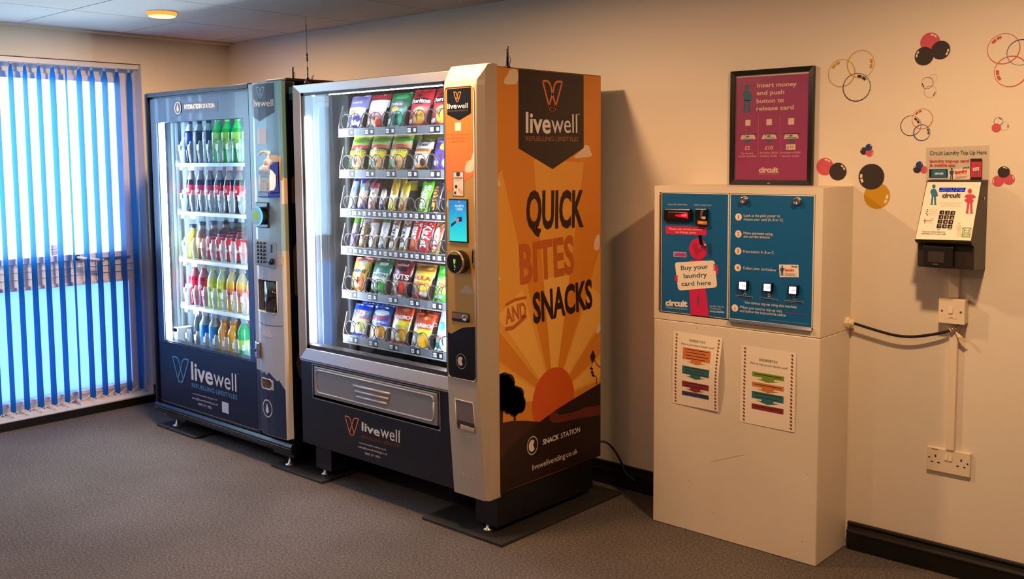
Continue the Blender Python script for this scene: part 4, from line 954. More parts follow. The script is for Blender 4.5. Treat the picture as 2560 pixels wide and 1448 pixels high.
# ---------------------------------------------------------------- snacks
def pack(name, label, cat, group, w, h, d, bands, blobs=(), texts=(), fin=.05, nu=30, nv=42):
    """pillow pack standing on its crimped end; bands [(top_v, hex)], blobs [(u, v, ru, rv, hex)], texts [(str, u, v, width, cap, hex, turn)]"""
    def depth(u, v):
        e = max(0.0, 1-u*u)**.5; t = max(0.0, min(1.0, (v-fin)/(1-2*fin))); return d*.5*e*max(0.0, math.sin(math.pi*t))**.55+.0008
    def colr(u, v, back=False):
        u = 2*u-1
        for b in blobs:
            if ((u-b[0])/b[2])**2+((v-b[1])/b[3])**2 < 1: return foil(b[4])
        for tv, hx in bands:
            if v <= tv: return foil(hx)
        return foil(bands[-1][1])
    rn = random.Random(hash(label) % 9973); wob = [rn.uniform(-.0016, .0016) for _ in range(60)]
    def P(u, v, s):
        uu = 2*u-1; pin = 1-.05*math.sin(math.pi*v); x = uu*w/2*pin; y = s*depth(uu, v)+wob[int(u*7)*6+int(v*5)]*(.5 if .1 < v < .9 else 1.6)+.002*math.sin(9*u+3*v)*(1 if v > .93 or v < .06 else 0)
        return (x, y, v*h)
    m = MB(); m.grid(nu, nv, lambda u, v: P(u, v, -1), lambda u, v: colr(u, v)); m.grid(nu//2, nv//2, lambda u, v: P(u, v, 1), lambda u, v: foil(bands[-1][1]))
    for t, u0, v0, tw_, cap, hx, turn in texts:
        vs, fs, W_ = text_geo(t, .03); out = []
        for x, y in vs:
            a = (x/W_-.5)*tw_*w; b = (y/.72-.5)*cap*h
            if turn: a, b = (-b, a) if turn > 0 else (b, -a)
            uu = (u0+1)/2+a/w; vv = v0+b/h; q = P(max(.01, min(.99, uu)), max(.01, min(.99, vv)), -1); out.append((q[0], -depth(2*uu-1, vv)-.0022, q[2]))
        m.add(out, fs, C(hx))
    o = m.build(name, recalc=False); tag(o, label, cat, group); return o
TILT = math.radians(-17)
def put(o, x, ri, dy=.032, tilt=None, dx=0.0, rz=0.0):
    o.location = (x+dx, TY+dy, TZ[ri]-.006); o.rotation_euler = (TILT if tilt is None else tilt, 0, rz)
def queue(o, lbls, step=.062, group=None):
    for k, lb_ in enumerate(lbls):
        c_ = o.copy(); COL.objects.link(c_); c_.location = o.location+Vector((0, step*(k+1), .0)); c_['label'] = lb_; c_.rotation_euler = (o.rotation_euler.x+math.radians(4), 0, random.uniform(-.05, .05))
        if group: c_['group'] = group
GT, G2, G3, G4, G5, G6 = ['snacks on the %s tray' % s_ for s_ in ('top', 'second', 'third', 'fourth', 'fifth', 'bottom')]
W, H = .130, .160
o = pack('crisp_packet', 'white and violet crisp packet, first on the top tray', 'crisps', GT, W, H, .05, [(.42, 'f0eef4'), (.62, 'e8e2ee'), (1, '9c92cc')], [(-.45, .26, .3, .10, '5a4cb4'), (.35, .3, .3, .1, '5c4eb8'), (0, .1, .25, .07, '6a5cc0'), (0, .5, .5, .06, 'e8a878'), (-.1, .36, .5, .05, 'f4e8d8')], [('snack', 0, .78, .6, .08, 'f4f0ff', 0)]); put(o, CW[0], 0); queue(o, ['white and violet crisp packet second in its queue'])
o = pack('crisp_packet', 'pink and red crisp packet, second on the top tray', 'crisps', GT, W, H, .05, [(.2, 'f2dcd8'), (.5, 'e4a8a4'), (.8, 'f0e4da'), (1, 'b82a34')], [(.5, .12, .4, .14, 'd83a30'), (-.3, .22, .3, .06, 'd8463c'), (0, .2, .2, .08, 'e8a860'), (.1, .7, .6, .10, 'ece2cc'), (.0, .92, .6, .05, 'd83c40')]); put(o, CW[1], 0); queue(o, ['pink and red crisp packet second in its queue'])
o = pack('crisp_packet', 'dark green crisp packet on the top tray', 'crisps', GT, W, H, .05, [(.06, 'cfe0d8'), (.5, '0c5a34'), (.75, '3c6a4a'), (1, '1c7a40')], [(-.1, .5, .35, .07, 'eaa838'), (.5, .25, .25, .25, '4aa88a'), (-.6, .14, .25, .1, 'c8e0d0'), (-.05, .3, .15, .2, '081c14'), (.1, .66, .5, .08, '8a7a8c'), (.2, .86, .6, .08, '58b070')], [('THICK', 0, .63, .6, .07, 'efe8f0', 0)]); put(o, CW[2], 0); queue(o, ['dark green crisp packet second in its queue'])
o = pack('crisp_packet', 'red tortilla chip packet, first of the two on the top tray', 'crisps', GT, W, H*1.05, .05, [(.04, 'b02028'), (.66, 'cc2c30'), (1, 'c4262c')], [(.15, .28, .55, .22, 'e8a83c'), (.25, .2, .3, .1, 'd88028'), (-.6, .14, .35, .05, 'e8dcd8'), (0, .66, .85, .085, '2a1818'), (-.2, .80, .25, .05, '4a1418')], [('Doritos', 0, .66, .92, .12, 'f8f8f8', 0)]); put(o, CW[3], 0); queue(o, ['red tortilla chip packet second in the first queue'])
o2_ = o.copy(); COL.objects.link(o2_); o2_['label'] = 'red tortilla chip packet beside the door pillar on the top tray'; o2_.location = (CW[4], TY+.03, TZ[0]-.006); queue(o2_, ['red tortilla chip packet second in the queue by the door pillar'])
o = pack('nut_packet', 'yellow and green roasted nut packet, first on the second tray', 'nuts', G2, W, H*1.02, .045, [(.09, 'f0e034'), (.34, 'dfe2d0'), (.52, 'cbb83a'), (.62, '57564c'), (.72, 'f2a070'), (.9, 'cfe0c0'), (1, 'f0e838')], [(-.6, .2, .4, .07, '58b858'), (.45, .2, .45, .17, 'dcae78'), (.1, .86, .9, .07, '6cc84a'), (.1, .66, .75, .05, 'e85a40'), (0, .78, .8, .05, 'e8e050')], [('ROASTED', 0, .52, .9, .09, 'f4ea4a', 0), ('SALTED', 0, .41, .85, .09, 'f4ea4a', 0)]); put(o, CW[0], 1); queue(o, ['yellow and green nut packet second in the first queue'])
for k, w_, w2 in ((1, 'second from the cabinet wall on the second tray', 'second in the second queue'), (2, 'third from the cabinet wall on the second tray', 'second in the third queue')):
    c_ = o.copy(); COL.objects.link(c_); c_['label'] = 'yellow and green roasted nut packet '+w_; put(c_, CW[k], 1); queue(c_, ['yellow and green nut packet '+w2])
o = pack('biscuit_packet', 'brown and white biscuit packet on the second tray', 'biscuits', G2, W*.82, H*.86, .045, [(.1, '8a4a28'), (.2, 'e0a458'), (.5, 'ded8d4'), (.68, 'd08a44'), (.92, 'ecece8'), (1, '6a4434')], [(.35, .25, .3, .12, '6a3c2c'), (-.7, .1, .3, .12, 'd0ccd0'), (0, .62, .9, .05, 'b46a30')], [('Treat', 0, .82, .62, .10, '4a4444', 0), ('Biscuit', 0, .56, .8, .07, 'f0dcc0', 0)]); put(o, CW[3], 1, dx=.01)
o = pack('sweet_packet', 'purple sweet packet with yellow fruit beside the door pillar', 'sweets', G2, W, H*.9, .045, [(.1, '7a5ab0'), (1, '5c3c92')], [(.1, .72, .4, .12, 'f0e04a'), (.5, .62, .2, .16, 'f0dc3c'), (-.45, .22, .22, .08, 'd4f0d8'), (.5, .2, .35, .12, 'e8e4f0')], [('Chew', -.3, .88, .5, .08, 'e8e0f4', 0)]); put(o, CW[4], 1)
o = pack('yellow_packet', 'yellow packet lying across behind the brown biscuit packet', 'packet', G2, W, H*1.05, .04, [(1, 'dcd23a')], [(.2, .8, .5, .1, 'b8b82c')]); put(o, CW[3], 1, .085); 
NW, NH = .050, .146
rows3 = [(0, 'snack_bar', 'pale blue oat biscuit pack, first on the third tray', NW, .150, [(.2, 'bfd4e4'), (.9, 'c4dcee'), (1, '4a4ac0')], [(.1, .28, .7, .10, 'e4e4ec'), (.1, .28, .4, .06, '7a6a70')], [('oat', 0, .6, .6, .10, '4858b0', 1)]),
 (1, 'snack_bar', 'blue and yellow cookie pack on the third tray', .064, .145, [(.3, '6a7ad0'), (.62, 'f0dcc0'), (.85, '7ab4d8'), (1, '3c34b0')], [(.5, .85, .3, .12, 'f0a040'), (.3, .3, .4, .12, 'e8b090'), (-.5, .2, .4, .12, 'e8e4f4')], []),
 (2, 'snack_bar', 'pink and white biscuit pack on the third tray', .052, .128, [(.3, 'e8b8b8'), (.8, 'f0e8e4'), (1, 'd8405c')], [(-.2, .75, .3, .06, 'd84050'), (.2, .6, .3, .05, '8a7a7a')], [('DE', .1, .26, .5, .12, 'c04a5a', 0)]),
 (3, 'snack_bar', 'slim navy and white bar leaning over on the third tray', .036, .10, [(.3, '2c3878'), (.7, 'e8e8f0'), (1, 'e8d8d0')], [], []),
 (4, 'snack_bar', 'yellow banana sweet pack on the third tray', .050, .146, [(.3, 'dcd64a'), (.5, 'f0f0e4'), (1, 'e8b832')], [(.2, .2, .4, .2, 'e8e050'), (-.1, .7, .4, .15, 'f0c848')], [('Foam', 0, .72, .6, .12, 'c07a1c', 1)]),
 (5, 'snack_bar', 'gold nut bar pack on the third tray', .054, .136, [(.25, 'd8a834'), (.6, 'c8b47a'), (1, 'e0c030')], [(.1, .15, .6, .08, 'a86c1c')], []),
 (7, 'sweet_packet', 'bright green fruit sweet packet on the third tray', .070, .136, [(.08, 'b8e04a'), (1, '6cd41e')], [(.0, .25, .4, .1, 'd84a2c'), (-.3, .42, .3, .1, 'e0b030'), (.4, .8, .25, .08, 'b8e8a0')], [('Skittles', .25, .5, 1.5, .30, 'f4fff0', -1)]),
 (8, 'chocolate_bar', 'navy chocolate bar with orange lettering on the third tray', .056, .132, [(.06, 'd8d8e4'), (.94, '2c2634'), (1, '3a2a50')], [(-.22, .5, .62, .40, 'eea030')], [('YORKIE', -.22, .5, 1.7, .34, '3a2418', -1)])]
for k, nm, lb_, w, h, bands, blobs, texts in rows3:
    o = pack(nm, lb_, 'chocolate' if nm == 'chocolate_bar' else 'sweets' if nm == 'sweet_packet' else 'snack bar', G3, w, h, .026, bands, blobs, texts, .04, 20, 40); put(o, CN[k], 2, .017, dx=.002)
    if k not in (3, 8): queue(o, [lb_.replace(', first on the third tray', '').replace(' on the third tray', '')+', next in its queue'], .05)
rows4 = [(0, 'purple and white bar with a green top, first on the fourth tray', .040, .150, [(.1, 'e0d0f0'), (.45, '9a7ad8'), (.75, 'f0ecf4'), (.95, '8ad85a'), (1, 'd0e8f0')], [(.3, .22, .3, .2, '6a4cc0')], []),
 (1, 'gold and white caramel bar with a purple tip on the fourth tray', .048, .146, [(.15, 'e0a040'), (.92, 'efe6dc'), (1, '5a30b8')], [(.5, .5, .5, .34, 'a07844')], [('CARAMEL', -.2, .5, 1.8, .34, '8a6a4a', -1)]),
 (2, 'white bar with a brown top, third on the fourth tray', .054, .150, [(.8, 'f2eef0'), (.95, '9a5a34'), (1, 'f4f0f0')], [], [('choc', 0, .48, 1.3, .40, 'cfc4c4', -1)]),
 (3, 'white bar with a green top, fourth on the fourth tray', .054, .150, [(.12, 'd8eef4'), (.82, 'f2f2f2'), (.95, '5c8a3c'), (1, 'e8e8ec')], [(.3, .1, .4, .08, '2c4a6a')], [('mint', 0, .48, 1.3, .40, 'd0c8cc', -1)]),
 (4, 'white and orange bar with black script, fifth on the fourth tray', .044, .150, [(.3, 'f0e0d0'), (.95, 'f2f0ee'), (1, 'cfc8c4')], [(.7, .85, .5, .12, 'd8824a'), (-.4, .35, .35, .12, 'dc9c5c')], [('Kinder', 0, .55, 1.9, .42, '2a2420', -1)]),
 (5, 'white and cream bar with black script, sixth on the fourth tray', .048, .148, [(.16, 'e8e0b0'), (.95, 'f2f0ee'), (1, 'd8d0c8')], [(.6, .86, .5, .1, 'e0a070'), (0, .08, .5, .05, '9a9a4a')], [('Bueno', 0, .55, 1.8, .42, '2a2420', -1)]),
 (6, 'red bar with upright white letters on the fourth tray', .056, .148, [(.06, 'e83828'), (1, 'd82c20')], [(.1, .3, .6, .13, 'f07838'), (.1, .32, .3, .08, 'c8a080'), (-.2, .92, .3, .05, 'f0d0c8')], [('Teasers', .2, .62, 1.3, .34, 'fff4ec', -1)]),
 (7, 'red wafer bar with big slanting white letters on the fourth tray', .072, .140, [(1, 'e2202a')], [(.3, .93, .2, .03, 'f4dcdc')], [('KitKat', .1, .52, 1.35, .40, 'ffffff', -1)]),
 (8, 'gold and brown biscuit bar with red and white letters on the fourth tray', .056, .136, [(.12, 'c8a04a'), (.9, '8a6038'), (1, 'a8703c')], [(-.1, .5, .62, .36, 'f0e8e0')], [('TWIX', -.1, .5, 1.6, .50, 'cc2430', -1)])]
for k, lb_, w, h, bands, blobs, texts in rows4:
    o = pack('chocolate_bar', lb_, 'chocolate', G4, w, h, .024, bands, blobs, texts, .04, 20, 40); put(o, CN[k], 3, .017, dx=.002)
    if k < 8: queue(o, [lb_.split(' on the')[0].split(', ')[0]+', next in its queue'], .048)
W5 = .122
o = pack('crisp_packet', 'yellow and orange cheese snack packet, first on the fifth tray', 'crisps', G5, W5, .158, .05, [(.1, 'f0a83c'), (.62, 'f4c84a'), (.85, 'f4d060'), (1, 'e88a74')], [(.25, .3, .5, .22, 'ee7a34'), (.2, .28, .3, .14, 'f4e4a0'), (.15, .84, .45, .09, 'f4eee4'), (0, .58, .75, .09, 'f6e2a0')], [('MINI', -.02, .58, .75, .11, '3a3430', 0)]); put(o, CW[0], 4); queue(o, ['yellow and orange cheese snack packet, next in its queue'])
o = pack('crisp_packet', 'green and white onion crisp packet on the fifth tray', 'crisps', G5, W5, .158, .05, [(.3, '5aa07a'), (.6, 'dce8dc'), (.85, '3c8a70'), (1, '0e6a38')], [(.3, .2, .45, .15, '3cb850'), (.3, .34, .3, .08, 'efe8e0'), (-.4, .2, .35, .14, 'e8f0e8'), (.2, .86, .5, .06, 'e0f0e8')], [('ONION', 0, .52, .8, .09, '3c7a68', 0)]); put(o, CW[1], 4); queue(o, ['green and white onion crisp packet, next in its queue'])
o = pack('nut_packet', 'maroon nut packet on the fifth tray', 'nuts', G5, W5, .165, .045, [(.06, 'f0e8e8'), (.28, '8a3038'), (.4, 'e09a78'), (1, '86202c')], [(.3, .2, .42, .16, 'd83c2c'), (-.5, .12, .4, .1, 'e0d0d0'), (.1, .72, .5, .06, '2a1014'), (0, .83, .7, .05, 'a83440')], [('NUTS', .0, .52, .9, .14, 'f6ecec', 0), ('salted', .0, .85, .6, .06, 'f4e4e4', 0)]); put(o, CW[2], 4); queue(o, ['maroon nut packet, next in its queue'])
o = pack('crisp_packet', 'yellow and brown hoop snack packet on the fifth tray', 'crisps', G5, W5*1.03, .155, .05, [(.18, 'b02a30'), (.4, 'd8a030'), (.78, 'e8b838'), (1, 'b0702c')], [(.2, .5, .8, .26, 'f2d050'), (.3, .14, .4, .08, 'eadcd8'), (-.7, .2, .3, .08, '6a78c0'), (.1, .30, .4, .05, 'f0e060'), (.5, .88, .25, .06, 'f0c048')], [('HULA', .1, .58, .8, .11, 'cc2c24', 0), ('HOOPS', .1, .42, .8, .09, 'cc4a2c', 0)]); put(o, CW[3], 4); queue(o, ['yellow and brown hoop snack packet, next in its queue'])
o = pack('crisp_packet', 'lime green crisp packet beside the door pillar on the fifth tray', 'crisps', G5, W5*1.03, .155, .05, [(.2, '58cc50'), (.5, '4cc43c'), (1, '3ecc2c')], [(.2, .45, .7, .25, 'f0ec6a'), (-.4, .12, .4, .05, 'c8d8f0'), (-.5, .25, .3, .05, 'e0e040'), (-.2, .85, .5, .08, '9ae87a')], [('ZINGY', .2, .45, .7, .10, 'd83a2c', 0)]); put(o, CW[4], 4)
W6 = .126
o = pack('sweet_packet', 'blue jelly sweet packet, first on the bottom tray', 'sweets', G6, W6, .150, .045, [(.1, '3a5ad0'), (.55, 'eadcc8'), (.62, 'e06a70'), (.8, '4aa0dc'), (1, '1e44d0')], [(.3, .36, .5, .17, 'dfe08a'), (-.5, .34, .4, .14, 'e8e4d0'), (.2, .25, .3, .06, 'd86a50'), (.1, .74, .75, .08, 'dce8f0')], [('JELLY', .1, .74, .75, .10, 'd82c3c', 0)]); put(o, CW[0], 5, .024); queue(o, ['blue jelly sweet packet, %s in its queue' % s_ for s_ in ('second', 'third', 'fourth', 'fifth')], .05)
o = pack('sweet_packet', 'blue gummy sweet packet hanging over the edge of the bottom tray', 'sweets', G6, W6, .172, .045, [(.08, '5a80e0'), (.16, 'dce8f4'), (.5, 'ead0b8'), (.62, '3460c8'), (1, '2a58c4')], [(.35, .35, .45, .17, 'e8a838'), (.4, .4, .25, .08, 'f0e8d0'), (-.5, .3, .4, .12, 'e8e0dc'), (.2, .12, .4, .04, '4a6ad8'), (.0, .84, .8, .08, 'e4e8f4')], [('HARIBO', .05, .70, .88, .09, 'd8303c', 0), ('Starmix', .05, .60, .8, .07, 'f4f4ff', 0)]); put(o, CW[1], 5, .018, dx=0); o.location.z -= .02; queue(o, ['blue gummy sweet packet, %s in its queue' % s_ for s_ in ('second', 'third', 'fourth', 'fifth')], .05)
o = pack('sweet_packet', 'orange and green fizzy sweet packet, third on the bottom tray', 'sweets', G6, W6*.96, .172, .045, [(.06, 'e0502c'), (.14, 'e8e0d0'), (.46, '9aa88a'), (.60, 'd8b030'), (.74, 'd84e28'), (1, 'd84a28')], [(.45, .28, .5, .17, 'd8a028'), (.45, .24, .3, .08, '5a4a1c'), (.4, .36, .3, .06, 'e8e040'), (-.5, .26, .42, .15, 'd8d0d4'), (.2, .53, .5, .06, 'e0e030'), (.3, .88, .35, .04, 'f0a860')], [('HARIBO', .05, .69, .88, .09, 'f8ece4', 0)]); put(o, CW[2], 5, .024); queue(o, ['orange and green fizzy sweet packet of the third queue, %s from its front' % s_ for s_ in ('second', 'third', 'fourth', 'fifth')], .05)
c_ = o.copy(); COL.objects.link(c_); c_['label'] = 'orange and green fizzy sweet packet hanging over the tray edge'; put(c_, CW[3], 5, .018); c_.location.z -= .022; queue(c_, ['orange and green fizzy sweet packet of the fourth queue, %s from its front' % s_ for s_ in ('second', 'third', 'fourth', 'fifth')], .05)
o = pack('sweet_packet', 'white and turquoise mint packet beside the door pillar on the bottom tray', 'sweets', G6, W6*.95, .165, .045, [(.3, 'e8f4f4'), (1, 'f0f4f4')], [(-.4, .62, .4, .12, '3cc4cc'), (-.6, .12, .4, .08, '4cd0d4'), (-.5, .35, .3, .1, 'd89080'), (.4, .4, .3, .2, 'c8e8ec')]); put(o, CW[4], 5)
# notice taped inside the glass
g = G(YP(-.8475), Zoom(740, 200, 4.025), 0); g.base = 0
g.poly([(188, 112), (332, 108), (332, 275), (189, 262)], C('e8ecf4'), 0); g.text('PRICES INCL VAT', (195, 162), (325, 166), C('4a4c66'), 15, 1, .02)
for k in range(4): g.stroke([(196, 185+14*k), (322-20*(k % 2), 187+14*k)], .0016, C('9aa0b8'), 1)
tag(g.build('glass_notice'), 'white paper notice taped in the top corner of the snack machine glass', 'notice')
# ================================================================ laundry card machine
LX0, LX1, LY, LZ1, LZ2 = 3.4294, 4.1230, -.2608, .8379, 1.3686
cream = M('cabinet_white', (222, 208, 188), .42, noise=(3.0, .05)); teal = M('panel_teal', (4, 92, 150), .4, coat=.1)
lm = thing('laundry_card_machine', 'cream laundry card machine on a tall pedestal with two teal panels and lit buttons', 'card machine', ((LX0+LX1)/2, -.13, 0))
m = MB(); m.box(LX0, LX1, LY, -.0005, 0.0005, LZ1-.002, cream); m.build('pedestal', lm, .004)
OX0, OX1, OZ0, OZ1 = at(1650, 481, 1, LY).x, at(2038.5, 490, 1, LY).x, .868, 1.3405
Z1 = Zoom(1620, 440, 3.6196); LPn = YP(LY)
OX0 = LPn.uv(*Z1(106, 145))[0]; OX1 = LPn.uv(*Z1(1517, 172))[0]
OZ1 = (LPn.uv(*Z1(106, 145))[1]+LPn.uv(*Z1(1517, 172))[1])/2; OZ0 = (LPn.uv(*Z1(104, 1235))[1]+LPn.uv(*Z1(1490, 1395))[1])/2
m = MB()
for a, b, c, d in ((LX0, OX0, LZ1, LZ2), (OX1, LX1, LZ1, LZ2), (OX0, OX1, LZ1, OZ0), (OX0, OX1, OZ1, LZ2)): m.box(a, b, LY, -.0005, c, d, cream)
m.box(OX0, OX1, -.235, -.20, OZ0, OZ1, M('cabinet_inside', (70, 46, 30), .6)); m.build('housing', lm)
edge = M('panel_edge', (226, 218, 204), .3)
def panel_door(name, pts_out, art):
    us = [LPn.uv(*Z1(*p)) for p in pts_out]; a = (us[0][0]+us[3][0])/2; b = (us[1][0]+us[2][0])/2; c = (us[2][1]+us[3][1])/2; d = (us[0][1]+us[1][1])/2
    m = MB(); m.box(a, b, LY-.002, -.236, c, d, edge); m.box(a+.003, b-.003, LY-.0028, LY-.001, c+.003, d-.003, teal); return m.build(name, lm)
dl = panel_door('coin_door', [(126, 150), (733, 158), (721, 1286), (117, 1231)], None)
dr = panel_door('card_door', [(746, 164), (1512, 173), (1486, 1374), (734, 1294)], None)
m = MB()
for k in range(12): m.box(OX0+.001, OX0+.006, LY-.0035, LY+.01, OZ0+.012+.0385*k, OZ0+.046+.0385*k, M('hinge_brass', (150, 118, 84), .4, .6))
m.build('piano_hinge', dl)
hb = LPn.uv(*Z1(735, 1300)); hc = LPn.uv(*Z1(1488, 1385))
m = MB(); m.hexa([(hb[0], LY-.012, hb[1]-.006), (hc[0], LY-.012, hc[1]-.006), (hc[0], LY-.001, hc[1]-.006), (hb[0], LY-.001, hb[1]-.006)], [(hb[0], LY-.009, hb[1]+.004), (hc[0], LY-.009, hc[1]+.004), (hc[0], LY-.001, hc[1]+.004), (hb[0], LY-.001, hb[1]+.004)], chrm); m.build('door_lip', dr)
tw = C('e6dccf'); pink = M('print_pink', (204, 36, 84), .4); ltx = C('cfd8d8'); cw_ = C('efe0cc')
def bubble_man(g, x, y, s, mat, L, arms='cape', lean=0.0):
    """plain round-headed paper figure, x/y = top of head, s = height, in zoom pixels"""
    E_ = lambda cx, cy, rx, ry: [(cx+rx*math.cos(2*math.pi*k/20), cy+ry*math.sin(2*math.pi*k/20)) for k in range(20)]
    g.poly(E_(x, y+.11*s, .085*s, .10*s), mat, L)
    if arms == 'cape': g.poly([(x-.08*s, y+.23*s), (x+.08*s, y+.23*s), (x+.17*s, y+.40*s), (x+.20*s, y+.58*s), (x+.10*s, y+.60*s), (x-.10*s, y+.60*s), (x-.14*s, y+.44*s), (x-.18*s, y+.38*s), (x-.14*s, y+.28*s)], mat, L)
    else: g.poly([(x-.09*s, y+.23*s), (x+.09*s, y+.23*s), (x+.22*s, y+.30*s), (x+.24*s, y+.36*s), (x+.10*s, y+.42*s), (x+.16*s, y+.50*s), (x+.09*s, y+.58*s), (x-.11*s, y+.58*s), (x-.20*s, y+.50*s), (x-.22*s, y+.45*s), (x-.12*s, y+.40*s), (x-.22*s, y+.32*s), (x-.18*s, y+.28*s)], mat, L)
    g.poly([(x-.10*s, y+.57*s), (x-.01*s, y+.57*s), (x-.06*s, y+.95*s), (x-.02*s, y+s), (x-.17*s, y+s), (x-.15*s, y+.93*s)], mat, L); g.poly([(x+.0*s, y+.57*s), (x+.10*s, y+.57*s), (x+.11*s, y+.93*s), (x+.14*s, y+s), (x+.0*s, y+s), (x+.02*s, y+.93*s)], mat, L)
g = G(YP(LY-.0028), Z1, .0004)
g.text('Insert £5 notes here', (183, 264), (358, 265), ltx, 15, 1); g.text('Insert coins here', (420, 268), (578, 272), ltx, 15, 1)
g.poly([(166, 452), (526, 462), (532, 470), (530, 534), (522, 540), (166, 524), (160, 516), (160, 460)], pink, 1)
g.text('Please use correct amount,', (192, 486), (495, 495), cw_, 20, 2); g.text('no change given', (250, 515), (435, 522), cw_, 20, 2)
g.ellipse((455, 660), (538, 661), pink, 1, 32, 1.02)
g.poly([(375, 768), (420, 758), (500, 760), (545, 772), (560, 800), (365, 800)], pink, 1)
g.poly([(376, 1020), (520, 1010), (534, 1100), (553, 1274), (386, 1258), (380, 1130)], pink, 1); g.poly([(452, 1075), (462, 1120), (458, 1185), (449, 1150), (448, 1110)], teal, 2)
g.poly([(262, 782), (580, 765), (598, 770), (605, 785), (626, 980), (622, 1000), (606, 1010), (300, 1036), (282, 1030), (272, 1014), (246, 802), (250, 788)], cw_, 2)
for k in range(4):
    g.poly([(592, 795+16*k), (612, 800+16*k), (612, 810+16*k), (594, 806+16*k)], pink, 3); g.poly([(250, 900+15*k), (272, 902+15*k), (274, 912+15*k), (252, 910+15*k)], pink, 3)
g.poly([(606, 790), (628, 812), (637, 850), (630, 890), (618, 890), (612, 840)], pink, 1); g.poly([(248, 895), (240, 920), (246, 950), (258, 955)], pink, 1)
bb = C('155a78')
g.text('Buy your', (301, 853), (548, 838), bb, 42, 3, .012); g.text('laundry', (326, 925), (537, 914), bb, 44, 3, .012); g.text('card here', (305, 996), (573, 986), bb, 42, 3, .012)
g.text('circuit', (160, 1172), (358, 1184), cw_, 56, 1, .045); g.text('Managed Laundry Systems', (160, 1194), (358, 1212), ltx, 15, 1)
g.text('Laundry Top-Up', (560, 1182), (688, 1192), ltx, 15, 1); g.text('Card Hotline', (560, 1204), (664, 1213), ltx, 15, 1); g.text('01422 820026', (560, 1231), (692, 1242), ltx, 15, 1, .03)
g.poly([(232, 686), (348, 690), (348, 737), (232, 730)], C('dcc8cc'), 1); g.poly([(238, 691), (343, 695), (343, 732), (238, 725)], M('sticker_pink', (178, 60, 140), .3), 2); g.poly([(240, 692), (285, 694), (245, 724), (240, 723)], M('sticker_violet', (150, 96, 190), .3), 3)
g.build('coin_door_print', dl)
# note acceptor, coin slot, key
def pbox(parent, name, q, y0, y1, mat, bev=.002):
    us = [LPn.uv(*Z1(*p)) for p in q]; m = MB(); m.hexa([(u, y1, v) for u, v in us], [(u, y0, v) for u, v in us], mat); return m.build(name, parent, bev)
jet = M('jet_plastic', (14, 13, 13), .25)
na = pbox(dl, 'note_acceptor', [(160, 292), (408, 296), (406, 416), (158, 408)], LY-.016, LY-.002, jet, .006)
pbox(dl, 'note_slot', [(200, 322), (366, 326), (364, 392), (198, 386)], LY-.0166, LY-.012, M('acceptor_mouth', (46, 8, 10), .3), .002)
g = G(YP(LY-.0168), Z1, .0003); g.poly([(240, 352), (300, 346), (360, 330), (360, 384), (330, 378), (290, 372), (250, 362)], emis('acceptor_red', (255, 20, 44), 1.2), 1); g.poly([(300, 352), (350, 344), (352, 366), (310, 366)], emis('acceptor_red2', (255, 90, 100), 1.2), 2); g.build('acceptor_light', dl)
cs_ = pbox(dl, 'coin_slot', [(444, 294), (552, 296), (541, 456), (446, 446)], LY-.018, LY-.002, jet, .003)
g = G(YP(LY-.0182), Z1, .0003); g.poly([(448, 404), (536, 410), (534, 442), (448, 436)], M('slot_amber', (214, 124, 40), .3), 1); g.poly([(486, 366), (522, 368), (521, 392), (486, 390)], C('d8b48c'), 1); g.poly([(478, 306), (505, 308), (482, 386), (470, 384)], C('5c5450'), 1); g.poly([(462, 415), (500, 418), (500, 430), (462, 427)], C('e8c050'), 2); g.build('coin_slot_face', dl)
m = MB(); kx, kz = LPn.uv(*Z1(519, 632)); m.lathe([(.008, 0), (.008, -.006), (.0005, -.006)], chrm, (kx, LY-.002, kz), 14, 'y'); m.box(kx-.011, kx+.009, LY-.02, LY-.016, kz-.003, kz+.003, chrm); m.build('key_lock', dl)
ky = thing('key', 'small silver key with a black tag in the lock of the coin door', 'key', (kx, LY-.02, kz))
m = MB(); m.box(kx-.0015, kx+.0015, LY-.024, LY-.0082, kz-.003, kz+.004, chrm); m.lathe([(.007, -.001), (.007, .001)], chrm, (kx, LY-.028, kz), 12, 'x'); m.build('key_blade', ky)
m = MB(); m.hexa([(kx-.006, LY-.031, kz+.004), (kx+.007, LY-.031, kz+.001), (kx+.007, LY-.027, kz+.001), (kx-.006, LY-.027, kz+.004)], [(kx-.011, LY-.035, kz+.042), (kx+.001, LY-.035, kz+.044), (kx+.001, LY-.031, kz+.044), (kx-.011, LY-.031, kz+.042)], jet); m.build('key_tag', ky)
# right-hand panel print
g = G(YP(LY-.0028), Z1, .0004); rd_ = C('c8321e')
for t, (x, y) in (('1', (820, 371)), ('2', (818, 525)), ('3', (816, 680)), ('4', (813, 830))):
    g.ellipse((x, y), (x+30, y), cw_, 1, 28); g.text(t, (x-(4 if t == '1' else 10), y+18), (x+(4 if t == '1' else 10), y+18), rd_, 36, 2, .015)
for t, a, b in (('Look at the pink poster to', (868, 369), (1196, 374)), ('choose your card (A, B or C)', (867, 402), (1221, 411)), ('Make payment using', (866, 527), (1128, 537)), ('the correct amount', (865, 559), (1104, 567)),
                ('Press button A, B or C', (862, 694), (1138, 707)), ('Collect your card below', (861, 843), (1159, 864)), ('You cannot top-up using this machine', (873, 1154), (1345, 1199)), ('When you need to top-up visit', (832, 1197), (1212, 1236)), ('and follow the instructions online', (832, 1230), (1247, 1273))):
    g.text(t, a, b, cw_, 25, 1)
g.ellipse((787, 1195), (817, 1197), cw_, 1, 28); g.text('i', (784, 1214), (790, 1215), rd_, 36, 2, .015)
g.text('www.circuit.co.uk', (1228, 1240), (1450, 1264), C('7c4a78'), 22, 1); g.text('Lost cards and unused credit are not refundable. Keep this card safe.', (1102, 1304), (1455, 1347), C('7fa8b0'), 10, 1)
